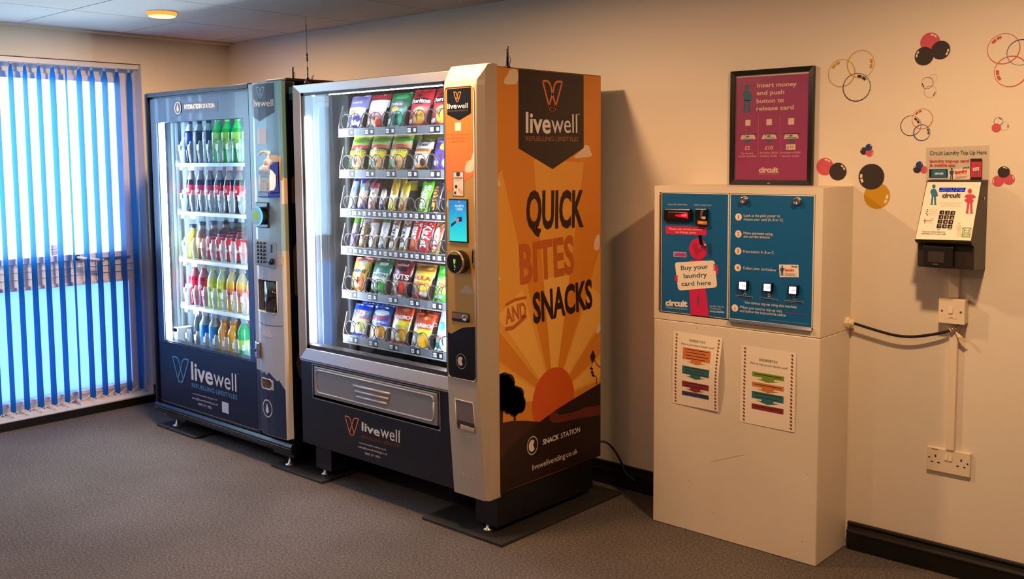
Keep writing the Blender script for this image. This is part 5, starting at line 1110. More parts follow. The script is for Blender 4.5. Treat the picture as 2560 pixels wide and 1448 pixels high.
g.poly([(1186, 802), (1362, 805), (1366, 917), (1192, 915)], cw_, 1); nb = C('1c4a70'); g.text('circuit', (1297, 826), (1352, 828), C('241c20'), 16, 2, .04); g.text('laundry', (1240, 859), (1326, 862), C('c42832'), 22, 2, .04); g.text('top-up card', (1242, 868), (1310, 871), C('c42832'), 8, 2)
for k in range(4): g.stroke([(1238, 882+7*k), (1345-12*(k % 2), 885+7*k)], .0012, C('8a7a70'), 2)
bubble_man(g, 1215, 810, 92, nb, 2, 'arms')
for t, (x0_, x1_, y) in (('A', (862, 893, 1075)), ('B', (1085, 1113, 1094)), ('C', (1311, 1342, 1116))): g.text(t, (x0_, y), (x1_, y+1), cw_, 34, 1, .01)
g.build('card_door_print', dr)
for x, y in ((878, 218), (1358, 230)):
    u, v = LPn.uv(*Z1(x, y)); m = MB(); m.lathe([(.0175, -.002), (.016, -.006), (.013, -.010), (.0125, -.018), (.0095, -.020), (.0085, -.0175), (.0005, -.0175)], chrm, (u, LY, v), 24, 'y'); m.build('cam_lock', dr)
litw = emis('button_white', (238, 240, 255), 1.15)
for q, l, t in (([(832, 944), (920, 946), (918, 1032), (830, 1026)], [(835, 955), (899, 958), (897, 1028), (833, 1022)], '£2'), ([(1055, 962), (1143, 965), (1141, 1052), (1052, 1046)], [(1058, 973), (1121, 976), (1119, 1043), (1055, 1038)], '£10'), ([(1283, 984), (1376, 986), (1373, 1074), (1279, 1068)], [(1286, 997), (1352, 1000), (1350, 1068), (1283, 1062)], '£10')):
    bo = pbox(dr, 'push_button', q, LY-.017, LY-.002, jet, .003); us = [LPn.uv(*Z1(*p)) for p in l]
    m = MB(); m.hexa([(u+.004, LY-.012, v+.001) for u, v in us], [(u+.004, LY-.0185, v+.001) for u, v in us], litw); m.build('lit_cap', dr, .002)
    g = G(YP(LY-.0188), Z1, .0002); lx_ = sum(p[0] for p in l)/4; ly_ = sum(p[1] for p in l)/4; g.text(t, (lx_-14, ly_+12), (lx_+18, ly_+13), C('b8bccc'), 20, 1); g.build('cap_print', dr)
for q in ([(800, 1078), (954, 1093), (952, 1110), (800, 1094)], [(1017, 1100), (1178, 1115), (1176, 1132), (1016, 1116)], [(1242, 1125), (1411, 1139), (1409, 1156), (1240, 1140)]):
    pbox(dr, 'card_slot', q, LY-.005, LY-.002, M('slot_rim', (190, 196, 196), .25, .6), 0)
    a_, b_, c_, d_ = q; ins = [(a_[0]+5, a_[1]+4), (b_[0]-5, b_[1]+4), (c_[0]-5, c_[1]-4), (d_[0]+5, d_[1]-4)]; pbox(dr, 'slot_opening', ins, LY-.0056, LY-.004, jet, 0)
# cable gland and lead to the spur
gy, gz_ = at(2124, 806, 0, LX1).y, at(2124, 806, 0, LX1).z
gy = -.035; gz_ = at(2122, 807, 1, gy).z
m = MB(); m.lathe([(.020, 0), (.020, .012), (.014, .013), (.013, .026), (.006, .030)], M('gland_ivory', (226, 212, 166), .4), (LX1, gy, gz_), 8, 'x', smooth=False); m.build('cable_gland', lm)
# stains on the pedestal
g = G(YP(LY), Zoom(1620, 780, 2.168), .0003)
for x, y, r in ((265, 88, 2.5), (265, 310, 2), (120, 520, 2), (223, 913, 2), (356, 1092, 2.6), (862, 883, 2.4), (205, 1175, 2.2), (468, 1237, 2.4), (835, 1247, 2.6), (770, 1333, 2.4), (470, 905, 1.6), (630, 690, 1.6)): g.ellipse((x, y), (x+r, y), C('5a3a22'), 0, 8)
g.stroke([(338, 812), (520, 775)], .0012, C('a88c6c'), 0); g.build('pedestal_marks', lm)
# notices on the pedestal
def notice(name, label, TLp, TRp, BRp, BLp, zoom, bars, title_y, bow, tape):
    P_ = YP(LY); q = [Vector(P_.uv(*zoom(*p))) for p in (TLp, TRp, BRp, BLp)]
    def sur(u, v):   # local sheet coordinates 0..1
        a = q[0].lerp(q[1], u); b = q[3].lerp(q[2], u); c = a.lerp(b, v); return c
    off = lambda u, v: .0012+bow*(math.sin(math.pi*min(1, max(0, v)))**1.2*(.25+.75*u)+.35*u*v)
    pp = M('paper_cream', (238, 224, 204), .35, coat=.35); m = MB()
    pt = lambda u, v, L: P_.p(*sur(u, v), off(u, v)+.0003*L)
    m.grid(10, 14, lambda u, v: pt(u, v, 0), lambda u, v: pp)
    def quad(u0, v0, u1, v1, mat, L=1):
        nu_ = max(1, int((u1-u0)*8)); nv_ = max(1, int((v1-v0)*8)); m.grid(nu_, nv_, lambda a, b: pt(u0+(u1-u0)*a, v0+(v1-v0)*b, L), lambda a, b: mat)
    def txt(t, u0, u1, v, cap, mat, L=2, bold=0.0):
        vs, fs, W_ = text_geo(t, bold); m.add([pt(u0+(u1-u0)*x/W_, v-cap*y/.72, L) for x, y in vs], fs, mat)
    red = C('7a1e20')
    for k in range(21):
        v = .03+.92*k/20
        for u in (.055, .915): quad(u, v, u+.035, v+.012, red); quad(u+.008, v+.014, u+.042, v+.026, red)
    ink_ = C('3a2c26'); txt(title_y[1], .34, .68, title_y[0], .028, C('8c7a54'), 2, .01); txt(title_y[2], .18, .86, title_y[0]+.055, .028, C('5c5044'))
    for v0, v1, hx, nl in bars:
        mat = C(hx); quad(.22, v0, .80, v1, mat)
        for j in range(nl): quad(.27+.02*(j % 2), v0+(v1-v0)*(j+.35)/nl, .70+.06*((j+1) % 2), v0+(v1-v0)*(j+.35)/nl+.009, ink_, 2)
        if bars.index((v0, v1, hx, nl)) < len(bars)-1:
            m.add([pt(*p, 1) for p in ((.40, v1), (.62, v1), (.62, v1+.022), (.72, v1+.022), (.51, v1+.055), (.30, v1+.022), (.40, v1+.022))], [tuple(range(7))], mat)
    o = m.build(name, recalc=False); tag(o, label, 'notice', 'taped instruction sheets'); return o
ZN = Zoom(1620, 780, 2.168)
notice('instruction_sheet', 'curling instruction sheet on the pedestal with an orange block at its head', (138, 102), (406, 142), (386, 540), (132, 492), ZN, [(.20, .36, 'd0783a', 4), (.45, .56, '2c6a70', 3), (.66, .74, '8a3038', 2), (.80, .86, '3c4468', 1)], (.11, '如何购买干洗卡', 'How to purchase a laundry card?'), .014, True)
notice('instruction_sheet', 'flat instruction sheet on the pedestal with a green bar at its head', (506, 176), (804, 222), (796, 654), (498, 594), ZN, [(.32, .38, '76902c', 1), (.45, .51, 'c87a38', 1), (.57, .66, '2c6a70', 2), (.73, .80, '86282c', 1)], (.17, '如何正确充值干洗卡', 'How to top-up your laundry card?'), .003, True)
# ---------------------------------------------------------------- framed poster standing on the card machine
PX0, PX1, PZ0, PZ1 = 3.6237, 3.9684, 1.3692, 1.8178
fp = thing('framed_poster', 'black framed magenta poster standing on top of the card machine', 'poster', ((PX0+PX1)/2, -.012, PZ0))
fr_m = M('frame_black', (16, 13, 13), .3); m = MB(); w_ = .019
for a0, a1, b0, b1 in (((PX0, PZ0), (PX0, PZ1), (PX0+w_, PZ0+w_), (PX0+w_, PZ1-w_)), ((PX0, PZ1), (PX1, PZ1), (PX0+w_, PZ1-w_), (PX1-w_, PZ1-w_)), ((PX1, PZ1), (PX1, PZ0), (PX1-w_, PZ1-w_), (PX1-w_, PZ0+w_)), ((PX1, PZ0), (PX0, PZ0), (PX1-w_, PZ0+w_), (PX0+w_, PZ0+w_))):
    sec = lambda a, b: [(a[0], -.001, a[1]), (a[0], -.020, a[1]), (b[0], -.017, b[1]), (b[0], -.001, b[1])]
    m.hexa(sec(a0, b0), sec(a1, b1), fr_m)
m.build('frame', fp)
Z3 = Zoom(1780, 140, 4.26); mag = M('poster_magenta', (166, 52, 108), .35); cm = C('ecd4bc')
g = G(YP(-.010), Z3, .0004)
g.polyuv([(PX0+w_, PZ0+w_), (PX1-w_, PZ0+w_), (PX1-w_, PZ1-w_), (PX0+w_, PZ1-w_)], cm, 0)
g.polyuv([(PX0+w_+.001, PZ0+w_), (PX1-w_-.001, PZ0+w_), (PX1-w_-.001, PZ1-w_-.008), (PX0+w_+.001, PZ1-w_-.006)], mag, 1)
for t, a, b in (('Insert money', (482, 335), (904, 317)), ('and push', (477, 417), (770, 404)), ('button to', (476, 503), (766, 490)), ('release card', (473, 584), (871, 567))): g.text(t, a, b, cm, 46, 2, .02)
bubble_man(g, 375, 303, 292, M('print_teal', (20, 100, 122), .4), 2)
for q in ([(358, 683), (413, 680), (411, 742), (356, 745)], [(582, 673), (640, 670), (638, 735), (580, 738)], [(815, 665), (878, 661), (875, 729), (812, 733)]): g.poly(q, cm, 2)
for x in (496, 728): g.stroke([(x, 632), (x-2, 1083)], .0011, C('d88a9c'), 2)
for x, y in ((385, 835), (610, 832), (845, 828)):
    g.poly([(x-85, y-3), (x+88, y-5), (x+86, y+4), (x-84, y+7)], C('3a2438'), 2); g.poly([(x-64, y+6), (x+66, y+4), (x+82, y+50), (x-80, y+54)], cm, 3); g.poly([(x-50, y+38), (x+56, y+36), (x+58, y+41), (x-52, y+44)], C('4c3c44'), 4); g.poly([(x-20, y+14), (x+14, y+12), (x+14, y+30), (x-20, y+32)], C('6a5c64'), 4); g.poly([(x-45, y+12), (x-32, y+11), (x-32, y+20), (x-46, y+21)], C('6a5c64'), 4)
    g.poly([(x-30, y+58), (x+26, y+56), (x+26, y+66), (x+42, y+66), (x-2, y+92), (x-44, y+68), (x-30, y+67)], M('print_blue', (40, 104, 148), .4), 3)
g.text('£2', (351, 1000), (405, 998), cm, 38, 2, .02); g.text('£10', (565, 998), (650, 996), cm, 38, 2, .02); g.poly([(791, 943), (890, 941), (889, 998), (790, 1000)], C('efe2c4'), 2); g.text('£10', (800, 986), (872, 984), C('2c2420'), 30, 3)
for t, a, b in (('No laundry', (311, 1046), (444, 1045)), ('credit included', (286, 1078), (470, 1076)), ('Including £8.00', (510, 1041), (703, 1040)), ('laundry credit', (518, 1074), (693, 1073)), ('Including £18.00', (733, 1040), (946, 1038)), ('laundry credit', (749, 1075), (929, 1073))): g.text(t, a, b, C('e0a8ac'), 21, 2, .02)
g.text('circuit', (500, 1240), (708, 1240), cm, 58, 2, .045); g.text('Managed Laundry Systems', (500, 1262), (708, 1260), C('e0b8b4'), 14, 2)
g.build('print', fp)
m = MB(); m.box(PX0+w_-.002, PX1-w_+.002, -.0155, -.0145, PZ0+w_-.002, PZ1-w_+.002, glassy('poster_glazing', (255, 255, 255), .05)); m.build('glazing', fp)
m = MB(); m.box((PX0+PX1)/2-.006, (PX0+PX1)/2+.004, -.0206, -.0196, PZ0+.004, PZ0+.010, M('clip_grey', (150, 130, 115), .4)); m.build('frame_clip', fp)
# ---------------------------------------------------------------- wall bubbles (vinyl decals)
Z4 = Zoom(2030, 60, 2.896); WP = YP(0)
BC = {'yellow': M('decal_yellow', (196, 146, 16), .4), 'black': M('decal_black', (52, 42, 40), .4), 'pink': M('decal_pink', (204, 84, 96), .4), 'blue': M('decal_blue', (24, 60, 124), .4), 'brown': M('decal_brown', (140, 88, 60), .4), 'coral': M('decal_coral', (196, 82, 76), .4)}
hiw = M('decal_gloss_cream', (232, 216, 190), .4)
def cluster(label, items):
    u, v = WP.uv(*Z4(*items[0][1])); t = thing('bubble_decal', label, 'wall decal', (u, -.0005, v), 'bubble decals on the wall')
    for i, (colr, c, r, kind, ha) in enumerate(items):
        g = G(WP, Z4, .0007+.0004*i); u0, v0 = g.uv(*c); ru = abs(g.uv(c[0]+r, c[1])[0]-u0); mat = BC[colr]
        hm_ = mat if kind[0] == 'ring' else hiw
        if kind[0] == 'ring':
            n_ = 48; th = kind[1]; hq = 250 if ha is None else ha   # thicker on one side, like a drawn bubble
            out = [(u0+ru*math.cos(2*math.pi*k/n_), v0+ru*math.sin(2*math.pi*k/n_)) for k in range(n_)]; dx = -th*ru*.35*math.cos(math.radians(hq)); dz = -th*ru*.35*math.sin(math.radians(hq)); ri_ = ru*(1-th)
            inn = [(u0-dx+ri_*math.cos(2*math.pi*k/n_), v0-dz+ri_*math.sin(2*math.pi*k/n_)) for k in range(n_)]
            g.add([g.pt(*p, 0) for p in out+inn], [(k, (k+1) % n_, n_+(k+1) % n_, n_+k) for k in range(n_)], mat)
        else: g.circ(u0, v0, ru, mat, 0, 40)
        if ha is not None and r > 20:
            for a0, a1 in ((ha-24, ha-3), (ha+2, ha+24)):
                a = [math.radians(a0+(a1-a0)*k/4) for k in range(5)]; ri, ro_ = .70, .88
                g.polyuv([(u0+ru*ro_*math.cos(x), v0+ru*ro_*math.sin(x)) for x in a]+[(u0+ru*ri*math.cos(x), v0+ru*ri*math.sin(x)) for x in a[::-1]], hm_, .6)
        g.build('bubble', t)
R1 = ('ring', .05); R2 = ('ring', .08); RT = ('ring', .03); FD = ('fill',)
cluster('two yellow ring bubbles and a black ring below them, beside the poster', [('yellow', (352, 292), 101, R1, 0), ('yellow', (214, 357), 99, R1, 125), ('black', (323, 459), 102, R1, 62)])
cluster('solid pink bubble above two solid black ones, high on the wall', [('pink', (855, 132), 72, FD, 62), ('black', (812, 233), 69, FD, 160), ('black', (932, 189), 70, FD, -20)])
cluster('three thin brown rings under the solid pink and black bubbles', [('brown', (878, 394), 32, RT, None), ('black', (835, 427), 44, R1, 205), ('brown', (857, 490), 45, RT, -30)])
cluster('large coral and blue ring bubbles cut by the edge of the view', [('coral', (1387, 180), 122, R1, 125), ('blue', (1512, 205), 104, R1, None), ('coral', (1440, 343), 124, R1, 195)])
cluster('coral, black and blue rings overlapping, above the top-up sign', [('coral', (799, 688), 77, R1, 120), ('black', (715, 737), 76, R1, 40), ('blue', (795, 787), 62, R2, 10)])
cluster('small blue ring and thin ring over a solid pink bubble', [('blue', (1350, 707), 34, R2, 60), ('black', (1393, 740), 34, RT, 0), ('pink', (1335, 752), 34, FD, None)])
cluster('small blue, black and pink bubbles above the pink and black pair', [('black', (376, 920), 27, FD, 150), ('pink', (417, 932), 28, FD, -20), ('blue', (412, 893), 24, FD, 40)])
cluster('pink bubble and black bubble side by side next to the poster', [('pink', (94, 1033), 62, FD, 68), ('black', (188, 1069), 63, FD, 38)])
cluster('big black bubble over a big yellow bubble beside the card machine', [('yellow', (470, 1244), 95, FD, -18), ('black', (430, 1106), 94, FD, 190)])
cluster('small blue, black and pink bubbles beside the top-up sign', [('pink', (811, 1056), 28, FD, None), ('black', (762, 1052), 29, FD, 130), ('blue', (779, 1020), 26, FD, 30)])
cluster('black bubble above two pink bubbles near the kiosk', [('pink', (1347, 1138), 43, FD, 180), ('pink', (1426, 1124), 43, FD, 20), ('black', (1389, 1072), 45, FD, 75)])
# ---------------------------------------------------------------- top-up sign
Z5 = Zoom(2270, 350, 4.1375)
g = G(WP, Z5, .0026)
lam = glassy('laminate', (246, 242, 234), .12, .15, .16)
g.poly([(188, 78), (845, 52), (842, 330), (845, 460), (185, 440)], lam, 0)
g.text('Circuit Laundry Top Up Here', (228, 156), (815, 147), C('4a4844'), 42, 1, .01); rdx = C('bc3a2e')
g.text('laundry top-up card', (227, 232), (632, 229), rdx, 30, 1, .035); g.text('& mobile app', (227, 276), (492, 274), rdx, 30, 1, .035)
g.poly([(226, 303), (408, 301), (414, 306), (412, 388), (226, 390), (221, 384), (222, 308)], C('1c1a1c'), 1); g.poly([(249, 308), (400, 307), (399, 382), (248, 383)], C('1f6c8c'), 2); g.text('circuit', (279, 358), (370, 357), C('e6e2dc'), 26, 3, .04)
g.poly([(420, 312), (640, 285), (648, 405), (424, 424)], C('e9d8c0'), 2); bubble_man(g, 456, 290, 116, C('1c4a70'), 3, 'arms'); g.text('circuit', (570, 300), (640, 293), C('2c2824'), 22, 3, .04); g.text('laundry', (490, 352), (617, 336), C('bc2e34'), 36, 3, .05); g.text('top-up card', (496, 366), (590, 356), C('bc2e34'), 10, 3)
for k in range(3): g.stroke([(492, 384+9*k), (630-18*k, 372+9*k)], .0014, C('9a8672'), 3)
g.poly([(655, 192), (766, 192), (772, 200), (768, 415), (760, 421), (652, 419), (646, 412), (648, 198)], C('201a1a'), 2); g.poly([(657, 224), (766, 224), (762, 384), (654, 384)], C('cc2c3c'), 3); bubble_man(g, 711, 250, 118, C('4c6a8c'), 4, 'arms'); g.poly([(672, 290), (736, 280), (740, 312), (676, 322)], C('ecdccc'), 5); g.text('circuit', (682, 308), (730, 301), C('3c2c2c'), 10, 6, .03)
o = g.build('top_up_sign'); tag(o, 'laminated top-up sign with two phones printed on it above the kiosk', 'sign')
# ---------------------------------------------------------------- wall kiosk
KX0, KX1 = 4.402, 4.582
ks = thing('top_up_kiosk', 'black wall kiosk with a sloping white keypad face', 'kiosk', ((KX0+KX1)/2, -.06, 1.10))
kb = M('kiosk_black', (44, 34, 29), .42); kd = M('kiosk_dark', (20, 17, 16), .35)
side = [(0, 1.396), (-.052, 1.394), (-.060, 1.390), (-.158, 1.196), (-.154, 1.188), (-.128, 1.178), (-.124, 1.104), (-.118, 1.100), (0, 1.092)]
m = MB(); m.prism(side, kb, lambda y, z: (KX0, y-.001, z), lambda y, z: (KX1, y-.001, z)); m.build('housing', ks, .002)
a_, b_ = Vector((0, -.061, 1.390)), Vector((0, -.159, 1.196)); fl_ = Plane((KX0, a_.y, a_.z), (1, 0, 0), a_-b_)
m = MB(); L_ = (a_-b_).length
pf = lambda u, v, o_: fl_.p(u, v, o_)
m.hexa([pf(.003, -.004, .0005), (pf(.177, -.004, .0005)), pf(.177, -L_+.004, .0005), pf(.003, -L_+.004, .0005)], [pf(.003, -.004, .0035), pf(.177, -.004, .0035), pf(.177, -L_+.004, .0035), pf(.003, -L_+.004, .0035)], kd); m.build('face_bezel', ks)
fl2 = Plane(pf(0, 0, .0036), (1, 0, 0), a_-b_)
g = G(fl2, Z5, .0003); cw2 = M('face_white', (240, 226, 208), .35)
g.poly([(200, 437), (756, 437), (650, 1042), (76, 1026)], cw2, 0)
bubble_man(g, 268, 458, 215, C('1f6c88'), 1); bubble_man(g, 640, 502, 262, C('bc2c40'), 1, 'arms')
g.text('circuit', (350, 596), (542, 596), C('24282c'), 46, 1, .05); g.text('Managed Laundry Systems', (345, 610), (540, 608), C('a09080'), 8, 1)
tn = C('8c7c6e')
for k, (x0_, x1_) in enumerate(((320, 560), (340, 540), (395, 472))): g.text('check your balance or add credit here using your card'[:(50, 44, 15)[k]], (x0_, 652+10*k), (x1_, 654+10*k), tn, 7, 1)
g.stroke([(333, 684), (545, 685)], .001, tn, 1)
for k, t in enumerate(('Present your card', 'Enter amount', 'Insert payment card', 'Remove your card')): g.ellipse((200-12*(k == 2), 722+18*k), (208-12*(k == 2), 722+18*k), C('3c3430'), 1, 10); g.text(t, (215-12*(k == 2), 726+18*k), (305, 728+18*k), tn, 10, 1)
bubble_man(g, 175, 815, 50, C('3c5c88'), 1, 'arms'); g.text('laundry', (188, 842), (252, 840), C('c04050'), 16, 1, .04); g.text('circuit', (236, 820), (272, 820), C('3c3836'), 8, 1, .03); g.stroke([(188, 856), (262, 862)], .0008, tn, 1)
g.text('clear', (295, 928), (338, 930), C('4c443e'), 9, 1, .02); g.text('enter', (414, 930), (455, 932), C('4c443e'), 9, 1, .02)
g.text('Scan your device below for', (148, 956), (388, 962), C('2c2624'), 17, 1, .02); g.text('card balance or to add credit', (137, 976), (392, 984), C('2c2624'), 17, 1, .02)
bubble_man(g, 530, 850, 150, C('cfc0a6'), 1, 'arms'); g.poly([(566, 906), (659, 908), (642, 1010), (552, 1006)], C('6c9c34'), 2); g.ellipse((609, 947), (650, 948), C('e8e6d0'), 3, 24, 1.0); g.ellipse((609, 947), (642, 948), C('2c3a28'), 4, 24, 1.0, .86); g.stroke([(586, 934), (592, 962), (622, 964), (632, 936)], .0015, C('2c3a28'), 5); g.stroke([(586, 936), (606, 944), (632, 936)], .0012, C('2c3a28'), 5); g.text('TOP UP', (566, 1000), (634, 1002), C('eef0dc'), 15, 3, .03)
g.build('face_print', ks)
def kquad(name, q, h, mat, parent, bev=0):
    us = [fl2.uv(*Z5(*p)) for p in q]; m = MB(); m.hexa([fl2.p(u, v, 0) for u, v in us], [fl2.p(u, v, h) for u, v in us], mat); return m.build(name, parent, bev)
dsp = kquad('display', [(326, 495), (597, 496), (590, 538), (320, 537)], .0012, emis('lcd_blue', (20, 26, 150), .75), ks)
g = G(Plane(fl2.p(0, 0, .0013), fl2.U, fl2.V), Z5, .0002); lcd = emis('lcd_text', (200, 214, 255), .9); g.text('Welcome to Pinnate', (345, 512), (578, 513), lcd, 13, 1); g.text('Press a key to start', (328, 530), (585, 531), lcd, 13, 1); g.build('display_text', dsp)
kp = thing('x', 'x', 'x'); bpy.data.objects.remove(kp)
for r_ in range(4):
    for c_ in range(3):
        x = 333+56*c_-10*r_; y = 733+47*r_+2*c_
        ko = kquad('key', [(x, y), (x+46, y+1), (x+39, y+38), (x-7, y+37)], .0030, kd, ks)
        g = G(Plane(fl2.p(0, 0, .0031), fl2.U, fl2.V), Z5, .0002); g.text('123456789*0#'[r_*3+c_], (x+(18 if r_+c_ == 0 else 12), y+30), (x+(24 if r_+c_ == 0 else 28), y+30), C('e0d0bc'), 22, 1, .01); g.build('key_print', ko)
m = MB(); rx0, rx1 = 4.427, 4.523; m.box(rx0, rx1, -.150, -.120, 1.103, 1.176, kd); rdo = m.build('contactless_reader', ks, .003)
m = MB(); m.box(rx0+.018, rx1-.026, -.1515, -.149, 1.122, 1.158, M('reader_window', (58, 50, 44), .15)); m.box(rx0+.034, rx1-.045, -.1525, -.149, 1.114, 1.1165, chrm); m.build('reader_window', rdo)
m = MB(); m.lathe([(.005, 0), (.005, .003), (.0005, .003)], chrm, (KX1, -.045, 1.335), 12, 'x'); m.build('side_lock', ks)
# ---------------------------------------------------------------- trunking, spur, socket, lead
ivory = M('ivory_plastic', (226, 208, 184), .4)
tx0 = at(2375, 720, 1, -.008).x; tx1 = at(2399, 720, 1, -.008).x
def trunk(label, z0_, z1_, xa, xb):
    m = MB(); m.prism([(xa, -.0005), (xa, -.014), (xa+.002, -.016), (xb-.002, -.016), (xb, -.014), (xb, -.0005)], ivory, lambda x, y: (x, y, z0_), lambda x, y: (x, y, z1_)); o = m.build('cable_trunking'); tag(o, label, 'trunking')
SX, SZ_ = 4.4493, .9012
trunk('short white cable trunking between the kiosk and the fused spur switch', SZ_+.0875, 1.090, tx0, tx1)
ux0_ = at(2372, 850, 1, -.016).x; ux1_ = at(2394, 850, 1, -.016).x
trunk('long white cable trunking running down from the spur switch to the socket', .4505, SZ_-.0015, ux0_, ux0_+(ux1_-ux0_))
sw = thing('fused_spur', 'white fused spur switch on the wall under the kiosk', 'switch', (SX+.043, -.02, SZ_+.043))
m = MB(); m.box(SX+.001, SX+.085, -.036, -.0005, SZ_+.001, SZ_+.085, ivory); m.build('back_box', sw, .003)
m = MB(); m.box(SX, SX+.086, -.0455, -.036, SZ_, SZ_+.086, ivory); m.build('plate', sw, .002)
m = MB(); m.hexa([(SX+.033, -.0495, SZ_+.036), (SX+.047, -.0495, SZ_+.036), (SX+.047, -.045, SZ_+.036), (SX+.033, -.045, SZ_+.036)], [(SX+.033, -.047, SZ_+.060), (SX+.047, -.047, SZ_+.060), (SX+.047, -.045, SZ_+.060), (SX+.033, -.045, SZ_+.060)], ivory); m.build('rocker', sw, .001)
for x in (.012, .073): m = MB(); m.lathe([(.0035, 0), (.0035, -.0006), (.0005, -.0006)], C('4a3424'), (SX+x, -.0455, SZ_+.043), 12, 'y'); m.build('screw', sw)
m = MB(); m.box(SX+.028, SX+.060, -.0465, -.045, SZ_+.018, SZ_+.030, ivory); m.box(SX+.038, SX+.048, -.0468, -.0464, SZ_+.021, SZ_+.0225, C('6a5238')); m.build('fuse_carrier', sw, .0006)
KX, KZ = 4.4139, .3632
so = thing('double_socket', 'white double wall socket at the foot of the long trunking', 'socket', (KX+.073, -.006, KZ+.043))
m = MB(); m.box(KX, KX+.146, -.0115, -.0005, KZ, KZ+.086, ivory); m.build('plate', so, .003)
hole = C('1a120e')
for x in (.066, .080): m = MB(); m.hexa([(KX+x-.005, -.0155, KZ+.048), (KX+x+.005, -.0155, KZ+.048), (KX+x+.005, -.011, KZ+.048), (KX+x-.005, -.011, KZ+.048)], [(KX+x-.005, -.0125, KZ+.068), (KX+x+.005, -.0125, KZ+.068), (KX+x+.005, -.011, KZ+.068), (KX+x-.005, -.011, KZ+.068)], ivory); m.build('rocker', so)
g = G(YP(-.0115), SRC, .0003)
for xc in (.030, .116):
    for dx, dz, w2, h2 in ((0, .056, .0025, .0045), (-.011, .034, .004, .0022), (.011, .034, .004, .0022)): g.polyuv([(KX+xc+dx-w2, KZ+dz-h2), (KX+xc+dx+w2, KZ+dz-h2), (KX+xc+dx+w2, KZ+dz+h2), (KX+xc+dx-w2, KZ+dz+h2)], hole, 0)
for x in (.009, .137): g.circ(KX+x, KZ+.048, .0034, C('4a3020'), 0, 12)
g.polyuv([(KX+.016, KZ+.078), (KX+.038, KZ+.078), (KX+.038, KZ+.081), (KX+.016, KZ+.081)], C('7a5c40'), 0); g.build('pin_holes', so)
p0 = Vector((LX1+.026, gy, gz_)); e0 = Vector((SX+.052, -.022, SZ_)); wp_ = lambda x, y, d: at(x, y, 1, d)
path = [p0, wp_(2190, 826, -.035), wp_(2240, 839, -.035), wp_(2285, 842, -.035), wp_(2340, 835, -.03), wp_(2372, 827, -.026), wp_(2392, 816, -.024), Vector((e0.x, -.022, SZ_+.001))]
path = smooth_path(path, 6)
m = MB(); m.tube(path, .0052, M('cable_black', (22, 16, 13), .35), 10); o = m.build('power_cable'); tag(o, 'black cable looping from the card machine to the fused spur', 'cable')
tp = thing('masking_tape', 'crumpled beige tape wrapped on the black cable below the fused spur', 'tape', wp_(2385, 826, -.03))
tm = M('tape_beige', (214, 190, 148), .6); m = MB(); c0 = wp_(2378, 826, -.026); c1 = wp_(2394, 815, -.024); d_ = (c1-c0).normalized()
for k in range(4):
    c = c0.lerp(c1, k/3.2); m.tube([c-d_*.0022, c+d_*.0022], .0088-.0005*(k % 2), tm, 10)
m.build('wrapping', tp)
m = MB(); A = [wp_(2388, 828, -.026), wp_(2396, 834, -.026)]; B = [wp_(2407, 858, -.030), wp_(2419, 854, -.028)]; mid = [wp_(2394, 843, -.034), wp_(2406, 842, -.032)]
m.add([A[0], A[1], mid[0], mid[1], B[0], B[1]], [(0, 1, 3, 2), (2, 3, 5, 4)], tm); m.add([q+Vector((0, .0012, 0)) for q in (A[0], A[1], mid[0], mid[1], B[0], B[1])], [(0, 1, 3, 2), (2, 3, 5, 4)], tm); m.build('loose_end', tp)
# ================================================================ floor plates, antennas, cables
plm = M('plate_grey', (40, 37, 35), .6); 
def plate(label, x0, x1, y0, y1, h=.012):
    m = MB(); m.box(x0, x1, y0, y1, .0005, h, plm); o = m.build('floor_plate', bevel=.0015); tag(o, label, 'floor plate', 'floor plates under the machines')
plate('dark floor plate under the foot of the drinks machine by the window', .548, .952, -.884, -.10); plate('dark floor plate shared by the two vending machines', 1.648, 2.046, -.882, -.10); plate('dark floor plate under the orange side of the snack machine', 2.712, 3.156, -.880, -.092)
def stub(name, label, x, y, z, h, r):
    t = thing(name, label, 'antenna', (x, y, z)); m = MB(); m.lathe([(.012, z), (.011, z+.004), (.006, z+.010), (.0005, z+.0101)], jet, (x, y, 0), 14); m.build('base', t)
    m = MB(); m.lathe([(r, z+.008), (r, z+h-.003), (r*.6, z+h)], jet, (x, y, 0), 10); m.build('rod', t)
    m = MB(); m.tube([(x+.008, y, z+.003), (x+.016, y, z+.03), (x+.012, y, z+.042), (x+.003, y, z+.032)], .0014, jet, 5); m.build('lead', t)
def top_at(px, py, z): 
    p = at(px, py, 2, z); return p
p = at(1266, 165, 1, -.70); p.x = min(p.x, 3.05)
sa = at(1266, 166, 2, 1.829); sa.x = min(sa.x, 3.06); stub('stub_antenna', 'short black stub antenna on top of the snack machine', sa.x, -.72, 1.829, at(1266, 116, 1, -.72).z-1.829, .0045)
ra = at(733, 203, 2, 1.862); stub('stub_antenna', 'short black stub antenna on the router of the drinks machine', min(ra.x, 1.785), ra.y, 1.862, at(733, 167, 1, ra.y).z-1.862, .0042)
m = MB(); m.box(1.64, 1.798, -.845, -.56, 1.847, 1.862, jet); o = m.build('router', bevel=.003); tag(o, 'flat black router lying on top of the drinks machine', 'router')
by = -.80; bx = at(770, 207, 1, by).x; t = thing('whip_antenna', 'tall whip antenna on a conical base between the two machines', 'antenna', (bx, by, 1.8295))
pa = lambda py: at(770-(205-py)*.037, py, 1, by).z
wh = lambda py: at(770-(205-py)*.037, py, 1, by)
m = MB(); m.lathe([(.020, 1.8295), (.018, 1.836), (.008, 1.850), (.006, 1.856)], jet, (bx, by, 0), 18); m.build('base', t)
m = MB(); m.tube([(bx, by, 1.85), wh(168)], .0032, jet, 8); m.build('lower_rod', t)
m = MB(); m.tube([wh(168), wh(42)], .0012, M('whip_wire', (50, 36, 30), .4), 6); m.build('whip', t)
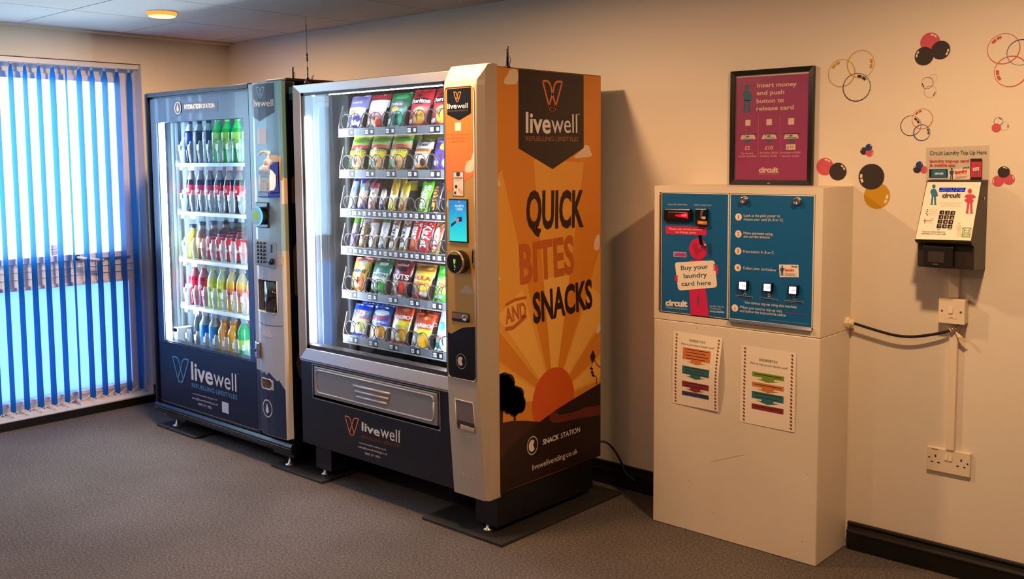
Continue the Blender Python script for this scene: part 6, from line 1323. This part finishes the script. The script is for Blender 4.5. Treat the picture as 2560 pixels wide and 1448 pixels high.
m = MB(); m.tube([wh(153), wh(134)], .0040, jet, 8); m.build('coil_sleeve', t)
m = MB(); m.tube([wh(76), wh(62)], .0022, jet, 8); m.build('upper_sleeve', t)
m = MB(); m.tube([(bx+.012, by, 1.838), (bx+.034, by, 1.862), (bx+.042, by, 1.868), (bx+.028, by+.005, 1.850), (bx+.012, by+.005, 1.836)], .0014, jet, 5); m.build('lead', t)
pts = [Vector((3.04, -.120, at(1500, 1104, 1, -.10).z)), at(1512, 1105, 1, -.09), at(1530, 1118, 1, -.07), at(1545, 1140, 1, -.05), at(1556, 1163, 1, -.035), at(1566, 1185, 1, -.04), at(1590, 1203, 1, -.04)]
m = MB(); m.tube(smooth_path(pts, 6), .0048, M('cable_black', (0, 0, 0)), 8); o = m.build('mains_cable'); tag(o, 'black mains cable hanging out behind the snack machine', 'cable')
# ---------------------------------------------------------------- table and chairs seen only as reflections in the snack machine glass
wood = M('chair_dark', (38, 28, 24), .4); seatm = M('seat_blue', (52, 60, 84), .6)
t = thing('cafe_table', 'dark round cafe table mirrored in the snack machine glass', 'table', (.85, -2.45, 0))
m = MB(); m.lathe([(.0005, .715), (.34, .715), (.35, .722), (.35, .738), (.34, .745), (.0005, .745)], M('table_top_brown', (74, 58, 48), .35), (.85, -2.45, 0), 36); m.build('table_top', t)
m = MB(); m.lathe([(.03, .02), (.03, .715)], wood, (.85, -2.45, 0), 16); m.build('column', t)
m = MB(); m.lathe([(.22, .0005), (.22, .010), (.05, .025), (.0005, .026)], wood, (.85, -2.45, 0), 28); m.build('base', t)
def chair(label, x, y, rz):
    t = thing('cafe_chair', label, 'chair', (0, 0, 0), 'chairs around the cafe table')
    m = MB(); m.box(-.20, .20, -.20, .20, .43, .465, seatm); m.build('seat', t, .012)
    m = MB(); m.prism([(.185, .50), (.205, .50), (.245, .86), (.225, .86)], seatm, lambda y_, z: (-.19, y_, z), lambda y_, z: (.19, y_, z)); m.build('backrest', t, .006)
    for sx in (-1, 1):
        m = MB(); m.tube([(sx*.18, -.18, .43), (sx*.19, -.20, .0005)], .013, wood, 8); m.build('leg', t)
        m = MB(); m.tube([(sx*.18, .23, .84), (sx*.18, .19, .46), (sx*.19, .22, .0005)], .013, wood, 8); m.build('leg', t)
    t.location = (x, y, 0); t.rotation_euler = (0, 0, math.radians(rz))
chair('dark chair on the window side of the cafe table, mirrored in the glass', .38, -2.75, 60); chair('dark chair on the machine side of the cafe table, mirrored in the glass', 1.30, -2.80, -100)
